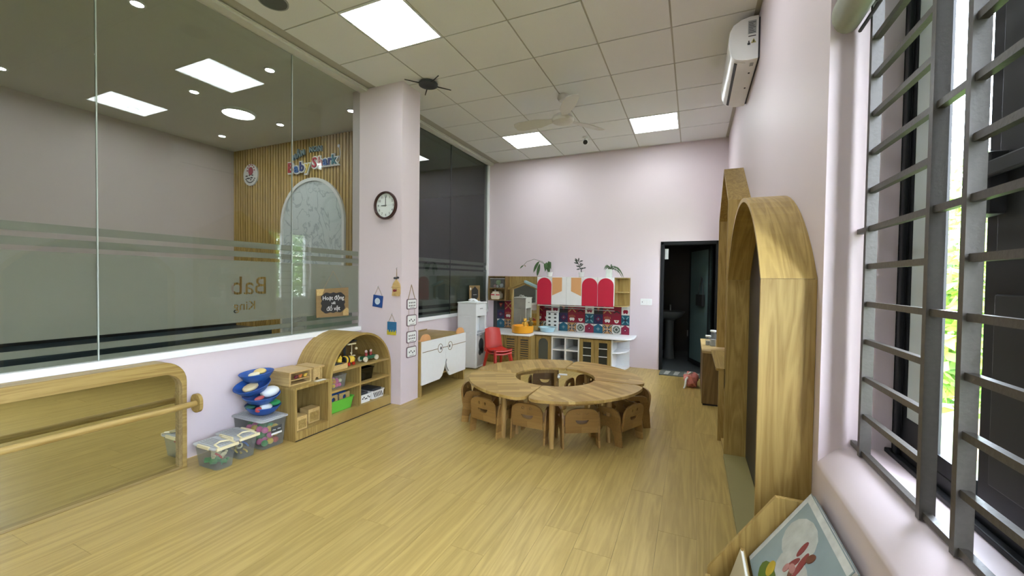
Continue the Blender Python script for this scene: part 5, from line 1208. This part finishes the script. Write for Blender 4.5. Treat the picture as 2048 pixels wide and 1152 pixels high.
for i, (c, lab) in enumerate(((m_navy, 'dark blue'), (m_dark, 'dark grey'))):
    tag(bx('folded_cloth', c, -3.19, -3.02, 3.115+.075*i, 3.18+.075*i, .329, .39, bev=.012, org=(-3.1, 3.14+.075*i, .329)), lab+' folded cloth inside the dark translucent tub', 'cloth')
t = open_tub('green_crate', 'lime green plastic crate on the bottom shelf of the arch', -3.22, -2.985, 2.715, 3.005, .101, .215, m_green, .018)
for i, (y0, y1) in enumerate(((2.74, 2.84), (2.86, 2.985))):
    tag(MB().prism(rrect(y0, y1, .106, .255, .004, 3), 'x', -3.04, -3.028, holes=[circ((y0+y1)/2, .215, .022, n=14)]).build('toy_board', m_pz, None, org=(-3.034, y0, .106)), 'pale wooden toy panel with round hole, %s in the green crate' % ('left' if i == 0 else 'right'), 'toy')
tag(bx('dark_box', m_navy, -3.18, -3.06, 2.75, 2.97, .106, .26, bev=.006, org=(-3.12, 2.86, .106)), 'dark blue box at the back of the green crate', 'box')
for i, (y0, y1) in enumerate(((3.085, 3.235), (3.255, 3.43))):
    lab = 'black and white patterned basket, left one on the lower right shelf' if i == 0 else 'striped black and white basket, right one on the lower right shelf'
    t = open_tub('small_basket', lab, -3.22, -2.985, y0, y1, .101, .185, m_paper, .006, cat='basket')
    pt = MB()
    if i == 0:
        for q in range(6): pt.prism(circ(y0+.03+.018*q, .145+.012*math.sin(q*1.9), .010, .006, 8), 'x', -2.9868, -2.984)
    else:
        for q in range(6): y = y0+.03+q*.022; pt.prism([(y, .118), (y+.008, .118), (y-.014, .168), (y-.022, .168)], 'x', -2.9868, -2.984)
    pt.build('pattern', m_ink, t)
    tag(bx('dark_blocks', m_dark, -3.20, -3.01, y0+.02, y1-.02, .106, .20, bev=.01, org=(-3.1, y0+.03, .106)), 'dark cloth heap in the %s basket' % ('left patterned' if i == 0 else 'right striped'), 'cloth')

# ---------------- things on the play kitchen
zw = ZC+.0045
t = thing('yellow_drum_sink', 'round yellow plastic tub with toy taps on the deep left worktop', 'toy sink', (-2.52, 6.16, zw))
MB().lathe([(.150, 0), (.172, .012), (.178, .06), (.176, .118), (.168, .122), (.160, .118), (.158, .09), (.02, .088)], (-2.52, 6.16, zw), 36).build('tub', plain('amber_plastic', (.80, .36, .02), .35), t, smooth=True)
MB().cyl((-2.63, 6.10, zw+.088), .016, .03, 'z', 12).build('knob', plain('amber_pale', (.85, .55, .15), .35), t)
def bear(x, y, z, c, nm_, lab, s=1.0):
    t = thing('bear_figurine', lab, 'figurine', (x, y, z)); m = plain('bear_'+nm_, c, .6)
    MB().ball((x, y, z+.052*s), .030*s, sc_=(1, .85, 1.35)).build('body', m, t, smooth=True)
    MB().ball((x, y-.004, z+.112*s), .025*s).ball((x, y-.027*s, z+.106*s), .011*s).build('head', m, t, smooth=True)
    for sx in (-1, 1):
        MB().ball((x+sx*.019*s, y, z+.133*s), .009*s).build('ear', m, t, smooth=True)
        MB().tube([(x+sx*.024*s, y, z+.08*s), (x+sx*.042*s, y-.018*s, z+.058*s)], [.010*s, .008*s], 8).build('arm', m, t, smooth=True)
        MB().tube([(x+sx*.014*s, y, z+.025*s), (x+sx*.018*s, y-.022*s, z+.009*s)], [.013*s, .009*s], 8).build('leg', m, t, smooth=True)
    for sx in (-1, 1): MB().ball((x+sx*.009*s, y-.026*s, z+.119*s), .003*s, nu=6, nv=4).build('eye', m_ink, t)
bear(-2.46, 6.12, zw+.089, (.72, .42, .06), 'golden', 'golden yellow bear figurine standing in the yellow tub', 1.1)
bear(-2.385, 6.17, zw+.089, (.16, .11, .02), 'olive', 'dark olive brown bear figurine standing behind the golden one', 1.2)
zw2 = ZC+.0205
t = thing('blue_basin', 'pale blue plastic basin on the right worktop', 'basin', (-2.17, 6.38, zw2))
MB().lathe([(.095, 0), (.108, .006), (.128, .066), (.152, .072), (.152, .078), (.122, .076), (.102, .010), (.0, .008)], (-2.17, 6.38, zw2), 32).build('bowl', plain('pale_blue_plastic', (.42, .62, .70), .35), t, smooth=True)
t = thing('pictogram_card', 'white card printed with small dark pictures standing behind the blue basin', 'poster', (-2.14, 6.57, zw2))
MB().prism(rrect(-2.26, -2.04, zw2, zw2+.33, .01, 3), 'y', 6.575, 6.580).build('card', m_paper, t)
pg = MB()
for i in range(2):
    for j in range(4): pg.prism(circ(-2.20+.10*i, zw2+.09+.062*j, .026-.004*((i+j) % 2), .015, 9), 'y', 6.5735, 6.5749)
pg.box(-2.24, -2.06, 6.5735, 6.5749, zw2+.30, zw2+.308); pg.build('pictures', m_ink, t)
# cubby contents (left)
t = thing('clear_toy_box', 'clear lidded box of small toys in the upper compartment of the open box', 'storage box', (-3.12, 6.5, 1.2055))
MB().prism(rrect(-3.255, -2.985, 1.206, 1.36, .015, 3), 'y', 6.43, 6.434).prism(rrect(-3.255, -2.985, 1.206, 1.36, .015, 3), 'y', 6.56, 6.564).box(-3.255, -3.251, 6.434, 6.56, 1.206, 1.36).box(-2.989, -2.985, 6.434, 6.56, 1.206, 1.36).build('tub', m_clear, t)
bx('lid', m_clearlid, -3.262, -2.978, 6.426, 6.568, 1.361, 1.372, t)
for nm_, c, x, z, r_ in (('green', (.25, .36, .12), -3.13, 1.30, .045), ('white', (.7, .7, .66), -3.07, 1.245, .035), ('rose', (.45, .2, .2), -3.20, 1.235, .026), ('white_round', (.72, .7, .68), -3.15, 1.232, .022)):
    tag(MB().ball((x, 6.50, z), r_).ball((x+r_*.6, 6.49, z+r_*.5), r_*.5).build('soft_toy', plain('soft_'+nm_, c, .7), None, org=(x, 6.5, z-r_), smooth=True), 'small %s soft toy in the clear box of the play kitchen' % nm_.replace('_', ' '), 'toy')
t = thing('toy_cooker', 'cream toy rice cooker with red band in the lower compartment of the open box', 'toy cooker', (-3.17, 6.5, 1.003))
MB().prism(rrect(-3.245, -3.075, 1.004, 1.115, .03, 5), 'y', 6.44, 6.57).build('body', plain('cooker_cream', (.72, .66, .50), .35), t, bev=.006)
bx('red_band', m_crimson, -3.247, -3.073, 6.436, 6.4395, 1.075, 1.093, t)
MB().ball((-3.16, 6.435, 1.083), .012).build('button', m_paper, t)
MB().prism(rrect(-3.225, -3.095, 1.1155, 1.140, .01, 3), 'y', 6.45, 6.56).build('lid', plain('cooker_cream', (.72, .66, .50), .35), t, bev=.006)
MB().cyl((-3.19, 6.50, 1.14), .014, .03, 'z', 12).build('lid_knob', m_paper, t)
# plants on the wall cabinet
def pot(t, x, y, r=.052, h=.075, m=None):
    MB().lathe([(r*.72, 0), (r, h), (r*1.06, h+.004), (r*1.0, h+.006), (r*.85, h-.008), (0.0, h-.010)], (x, y, 1.4055), 22).build('pot', m or plain('pot_white', (.68, .68, .64), .4), t, smooth=True)
    MB().lathe([(r*.9, 0), (r*.95, .006)], (x, y, 1.4052), 22).build('saucer', m_rope, t)
def leafblade(p0, p1, p2, w, n=6):
    """curved leaf along a quadratic curve"""
    p0, p1, p2 = Vector(p0), Vector(p1), Vector(p2); vs = []; fs = []
    for i in range(n+1):
        u = i/n; p = (1-u)**2*p0+2*u*(1-u)*p1+u*u*p2; d = ((p1-p0)*(1-u)+(p2-p1)*u).normalized(); s = d.cross(Vector((0, -1, .3))).normalized()*w*math.sin(PI*(.06+.94*u))**.8
        k_ = len(vs); vs += [p-s, p+Vector((0, -.003, 0)), p+s]
        if i: fs += [(k_-3, k_-2, k_+1, k_), (k_-2, k_-1, k_+2, k_+1)]
    return vs, fs
t = thing('potted_lily', 'drooping leafy plant in a white pot, left plant on the wall cabinet', 'potted plant', (-2.18, 6.48, 1.405)); pot(t, -2.18, 6.48)
for (a, b, c, w) in (((-2.19, 6.48, 1.47), (-2.26, 6.47, 1.75), (-2.25, 6.45, 1.50), .035), ((-2.18, 6.47, 1.47), (-2.20, 6.46, 1.80), (-2.14, 6.44, 1.52), .030), ((-2.36, 6.46, 1.66), (-2.42, 6.46, 1.60), (-2.45, 6.44, 1.47), .026), ((-2.35, 6.46, 1.62), (-2.37, 6.45, 1.52), (-2.385, 6.44, 1.41), .028), ((-2.20, 6.47, 1.47), (-2.21, 6.46, 1.67), (-2.25, 6.44, 1.48), .022), ((-2.64, 6.46, 1.60), (-2.67, 6.45, 1.58), (-2.70, 6.44, 1.54), .012)):
    vs, fs = leafblade(a, b, c, w); MB().add(vs, fs).build('leaf', m_leaf, t)
MB().tube([(-2.19, 6.48, 1.47), (-2.26, 6.47, 1.62), (-2.36, 6.46, 1.665)], .004, 6).tube([(-2.19, 6.48, 1.47), (-2.30, 6.47, 1.66), (-2.45, 6.46, 1.70), (-2.58, 6.46, 1.66), (-2.64, 6.46, 1.60)], .003, 6).build('stem', m_leaf, t)
MB().tube([(-2.62, 6.46, 1.60), (-2.60, 6.45, 1.58)], .008, 6).build('flower_bud', m_rope, t)
t = thing('potted_jade', 'branched dark succulent in a small white pot, middle plant on the wall cabinet', 'potted plant', (-1.64, 6.48, 1.405)); pot(t, -1.64, 6.48, .048, .075)
MB().tube([(-1.64, 6.48, 1.47), (-1.645, 6.48, 1.53), (-1.68, 6.475, 1.58), (-1.70, 6.47, 1.65)], [.009, .008, .006, .004], 7).tube([(-1.668, 6.477, 1.565), (-1.66, 6.47, 1.62), (-1.67, 6.465, 1.66)], [.006, .005, .004], 7).tube([(-1.645, 6.48, 1.53), (-1.61, 6.475, 1.55)], .005, 6).build('stem', m_leafd, t)
for i, (x, z, dx, dz) in enumerate(((-1.70, 1.66, -.045, .05), (-1.69, 1.65, .01, .07), (-1.69, 1.62, -.075, .025), (-1.67, 1.66, .06, .01), (-1.675, 1.6, .055, .03), (-1.66, 1.575, .055, .045), (-1.655, 1.55, .07, 0), (-1.61, 1.55, .05, .01), (-1.66, 1.54, -.06, -.01), (-1.675, 1.57, -.05, .02), (-1.70, 1.63, -.05, .06))):
    vs, fs = leafblade((x, 6.472, z), (x+dx*.5, 6.462, z+dz*.6), (x+dx, 6.46, z+dz), .011, 5); MB().add(vs, fs).build('leaf', m_leafd, t)
t = thing('potted_spider_plant', 'spider plant in a pale square pot, right plant on the wall cabinet', 'potted plant', (-1.19, 6.48, 1.405))
MB().prism(rrect(-1.245, -1.155, 6.435, 6.525, .012, 3), 'z', 1.4055, 1.535, holes=[rrect(-1.238, -1.162, 6.442, 6.518, .01, 3)]).build('pot', plain('pot_pale_green', (.60, .65, .58), .4), t)
bx('soil', m_rope, -1.237, -1.163, 6.443, 6.517, 1.41, 1.52, t)
for i in range(16):
    a = rnd.uniform(-1, 1); x = -1.185+rnd.uniform(-.02, .02); hgt = rnd.uniform(.05, .14); e_ = .16*a+.05
    vs, fs = leafblade((x, 6.48, 1.52), (x+e_*.45, 6.47, 1.54+hgt), (x+e_, 6.43-.02*rnd.random(), 1.56+hgt*.3-abs(e_)*1.0), .0065, 7); MB().add(vs, fs).build('leaf', m_leaf, t)

# light switch
t = thing('light_switch', 'white double switch plate on the back wall left of the doorway', 'light switch', (-.65, YB-.005, 1.04))
MB().prism(rrect(-.735, -.565, .985, 1.085, .008, 3), 'y', YB-.010, YB-.0005).build('plate', m_white, t)
for x in (-.70, -.655, -.61): bx('rocker', m_paper, x, x+.032, YB-.014, YB-.0102, 1.005, 1.065, t)
bx('socket_mark', m_ink, -.712, -.706, YB-.0112, YB-.0102, 1.02, 1.045, t)

# ---------------- washroom things
t = thing('pedestal_basin', 'white pedestal washbasin in the dark washroom', 'basin', (-.33, 7.6, 0))
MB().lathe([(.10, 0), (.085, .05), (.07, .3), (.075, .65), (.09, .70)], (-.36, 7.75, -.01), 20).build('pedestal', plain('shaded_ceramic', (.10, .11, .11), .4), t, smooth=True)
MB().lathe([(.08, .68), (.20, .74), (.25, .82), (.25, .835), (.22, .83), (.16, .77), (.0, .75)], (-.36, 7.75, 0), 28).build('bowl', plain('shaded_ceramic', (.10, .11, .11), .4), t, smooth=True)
MB().tube([(-.36, 7.96, .83), (-.36, 7.96, .93), (-.36, 7.88, .93)], .012, 8).build('tap', m_grey, t)
tag(bx('wall_plate', m_grey, -.08, .06, 8.595, 8.599, .30, .42, org=(0, 8.595, .3)), 'pale rectangular plate low on the washroom wall', 'wall plate')
tag(MB().cyl((-.375, YB+.155, 1.72), .018, .12, 'z', 12).box(-.40, -.35, YB+.141, YB+.158, 1.70, 1.86).build('doorway_lamp', m_white, None, org=(-.375, YB+.14, 1.7)), 'small white lamp, without glow, at the upper left inside the doorway', 'fitting')  # small lamp inside the doorway, plain white without emission
bp_ = lv+ex*(.36*Ln)
t = thing('hanging_bag', 'small black bag hanging by its strap on the washroom door', 'bag', (bp_.x, bp_.y, .98))
nrm = Vector((-ex.y, ex.x, 0)); side = -1 if nrm.dot(Vector((0, -1, 0))) < 0 else 1
nv = nrm*side
Xb = frame(lv+nv*.024, ex, (0, 0, 1), nv)
MB(Xb).box(.13, .36, .98, 1.16, 0, .05, bev=.01).build('pouch', m_black, t)
MB(Xb).tube([(.15, 1.16, .02), (.25, 1.42, .005), (.33, 1.16, .02)], .008, 6).tube([(.25, 1.41, -.002), (.25, 1.44, .02)], .007, 6).build('strap', m_dark, t)
t = thing('door_mat', 'grey patterned mat in front of the washroom doorway', 'mat', (-.15, 6.42, 0))
MB().prism(rrect(-.42, .13, 6.27, 6.60, .01, 3), 'z', .0005, .012).build('mat', plain('mat_grey', (.11, .12, .10), .9, noise=.3, scale=60), t)
mp_ = MB()
for q in range(4): mp_.prism([(-.36+q*.13, 6.31), (-.30+q*.13, 6.31), (-.27+q*.13, 6.55), (-.34+q*.13, 6.55)], 'z', .0122, .0130)
mp_.build('pattern', plain('mat_pale', (.38, .38, .33), .9), t)
# low cabinet jars and pink bag
for (x, y, r_, h, nm_, lab) in ((.185, 5.42, .032, .10, 'glass_jar', 'short clear glass jar with white lid, left one on the low cabinet'), (.235, 5.36, .034, .17, 'glass_jar', 'tall clear glass jar with white lid, right one on the low cabinet')):
    t = thing(nm_, lab, 'jar', (x, y, .60))
    MB().lathe([(r_*.9, .001), (r_, .01), (r_, h-.03), (r_*.8, h-.015), (r_*.8, h)], (x, y, .6005), 18, cap=False).cyl((x, y, .6006), r_*.9, .004, 'z', 18).build('glass', m_clear, t, smooth=True)
    MB().cyl((x, y, .6005+h), r_*.95, .018, 'z', 18).build('lid', m_paper, t)
    MB().cyl((x, y, .606), r_*.75, h*.45, 'z', 14).build('contents', plain('jar_grey', (.35, .34, .33), .6), t)
t = thing('pink_bag', 'crumpled pink and white plastic bag leaning on the low cabinet', 'bag', (.03, 5.75, 0))
bm = bmesh.new(); bmesh.ops.create_icosphere(bm, subdivisions=3, radius=1)
r = random.Random(4)
for v in bm.verts:
    f = 1+.12*math.sin(v.co.x*7+v.co.z*5)+.10*math.sin(v.co.y*9+v.co.z*3)+r.uniform(-.04, .04); v.co = Vector((v.co.x*.085*f+.005, v.co.y*.11*f+5.75, max(.001, .095+v.co.z*.10*f)))
bm.verts.index_update(); mb = MB(); mb.add([v.co.copy() for v in bm.verts], [[v.index for v in f.verts] for f in bm.faces]); bm.free()
mb.build('sack', plain('pink_film', (.70, .25, .22), .35, noise=.35, scale=14), t, smooth=True)
MB().tube([(0, 5.70, .17), (-.05, 5.66, .11), (-.06, 5.62, .03), (-.075, 5.60, .006)], [.018, .014, .012, .009], 7).tube([(.02, 5.72, .19), (.0, 5.68, .20), (-.03, 5.66, .18)], .012, 7).build('tie_handles', m_paper, t, smooth=True)

# ---------------- book rack under the window (nearest, bottom right)
RY = 1.765
t = thing('book_rack', 'oak sloping book rack under the window sill, nearest furniture', 'book rack', (.25, 1.3, 0))
side_o = [(.075, 0), (XR-.002, 0), (XR-.002, .575), (.295, .575), (.075, .245)]
MB().prism(side_o, 'y', RY-.018, RY).build('side_panel', m_oak_v, t, bev=.001)
MB().prism(side_o, 'y', .30, .318).build('side_panel', m_oak_v, t, bev=.001)
bx('front_lip', m_oak_h, .068, .086, .319, RY-.019, .06, .225, t)
bx('middle_lip', m_oak_h, .185, .200, .319, RY-.019, .10, .36, t)
bx('bottom_board', m_oak_h, .087, XR-.004, .319, RY-.019, .04, .058, t)
bx('back_board', m_oak_h, XR-.022, XR-.004, .319, RY-.019, .059, .56, t)
# big picture book leaning back, painted flowers and birds
def bookface(lab, p00, pu, pv, th, blobs, base):
    pu, pv = Vector(pu), Vector(pv); nn = pu.cross(pv).normalized(); U, V = pu.length, pv.length
    X_ = frame(p00, pu/U, pv/V, nn)
    t = thing('picture_book', lab, 'book', p00)
    MB(X_).box(0, U, 0, V, -th, -.002).build('pages', m_paper, t)
    MB(X_).box(-.003, U+.003, -.003, V+.003, -.0018, 0).box(-.003, U+.003, -.003, V+.003, -th-.002, -th-.0002).build('cover', plain(base[0], base[1], .3, noise=.25, scale=7), t)
    for nm_, c, sh_ in blobs:
        for q_, s_ in enumerate(sh_): MB(X_).prism([(x*U, y*V) for x, y in s_], 'z', .0002, .0006+.0001*len(t.children)+.00002*q_).build(nm_, plain('ink_'+nm_, c, .4, noise=.3, scale=25), t)
    return t
el = lambda x, y, a, b, r_=0: [(x+a*math.cos(q)*math.cos(r_)-b*math.sin(q)*math.sin(r_), y+a*math.cos(q)*math.sin(r_)+b*math.sin(q)*math.cos(r_)) for q in [2*PI*k_/14 for k_ in range(14)]]
bl = [('white_margin', (.62, .64, .62), [[(0, 0), (.06, 0), (.06, 1), (0, 1)], [(.06, .93), (1, .93), (1, 1), (.06, 1)]]),
      ('pale_cloud', (.48, .50, .47), [el(.36, .66, .26, .22, .4), el(.62, .42, .30, .20, 0)]),
      ('grass', (.10, .16, .02), [el(.70, .12, .30, .11), el(.42, .16, .2, .12), el(.85, .25, .10, .13)]),
      ('marigold', (.50, .36, .03), [el(.55, .20, .08, .07), el(.36, .24, .06, .08, .4), el(.76, .17, .05, .05)]),
      ('amber_centre', (.28, .12, .01), [el(.55, .20, .045, .04)]),
      ('crimson_bird', (.26, .05, .05), [el(.60, .58, .035, .13, .25), el(.52, .50, .03, .10, -.2), el(.48, .66, .03, .09, .1), el(.66, .40, .03, .08, .6), el(.82, .32, .025, .06, -.4)]),
      ('brown_bird', (.16, .06, .035), [el(.63, .70, .035, .06, -.3), el(.58, .44, .025, .05, .5)]),
      ('slate_bloom', (.07, .08, .14), [el(.74, .36, .035, .04)]),
      ('pink_petals', (.45, .22, .20), [el(.56, .48, .05, .04), el(.50, .42, .03, .05)])]
bookface('large watercolour picture book with birds and flowers leaning under the window sill', (.215, 1.735, .340), (0, -.42, 0), (.182, 0, .275), .012, bl, ('cover_sky_blue', (.27, .35, .37)))
bookface('pale thin book standing at the front of the rack', (.092, 1.70, .07), (0, -.30, 0), (.088, 0, .305), .01, [('green_band', (.26, .30, .12), [[(.1, .1), (.9, .1), (.9, .3), (.1, .3)], el(.5, .6, .25, .2)])], ('cover_cream', (.55, .50, .36)))
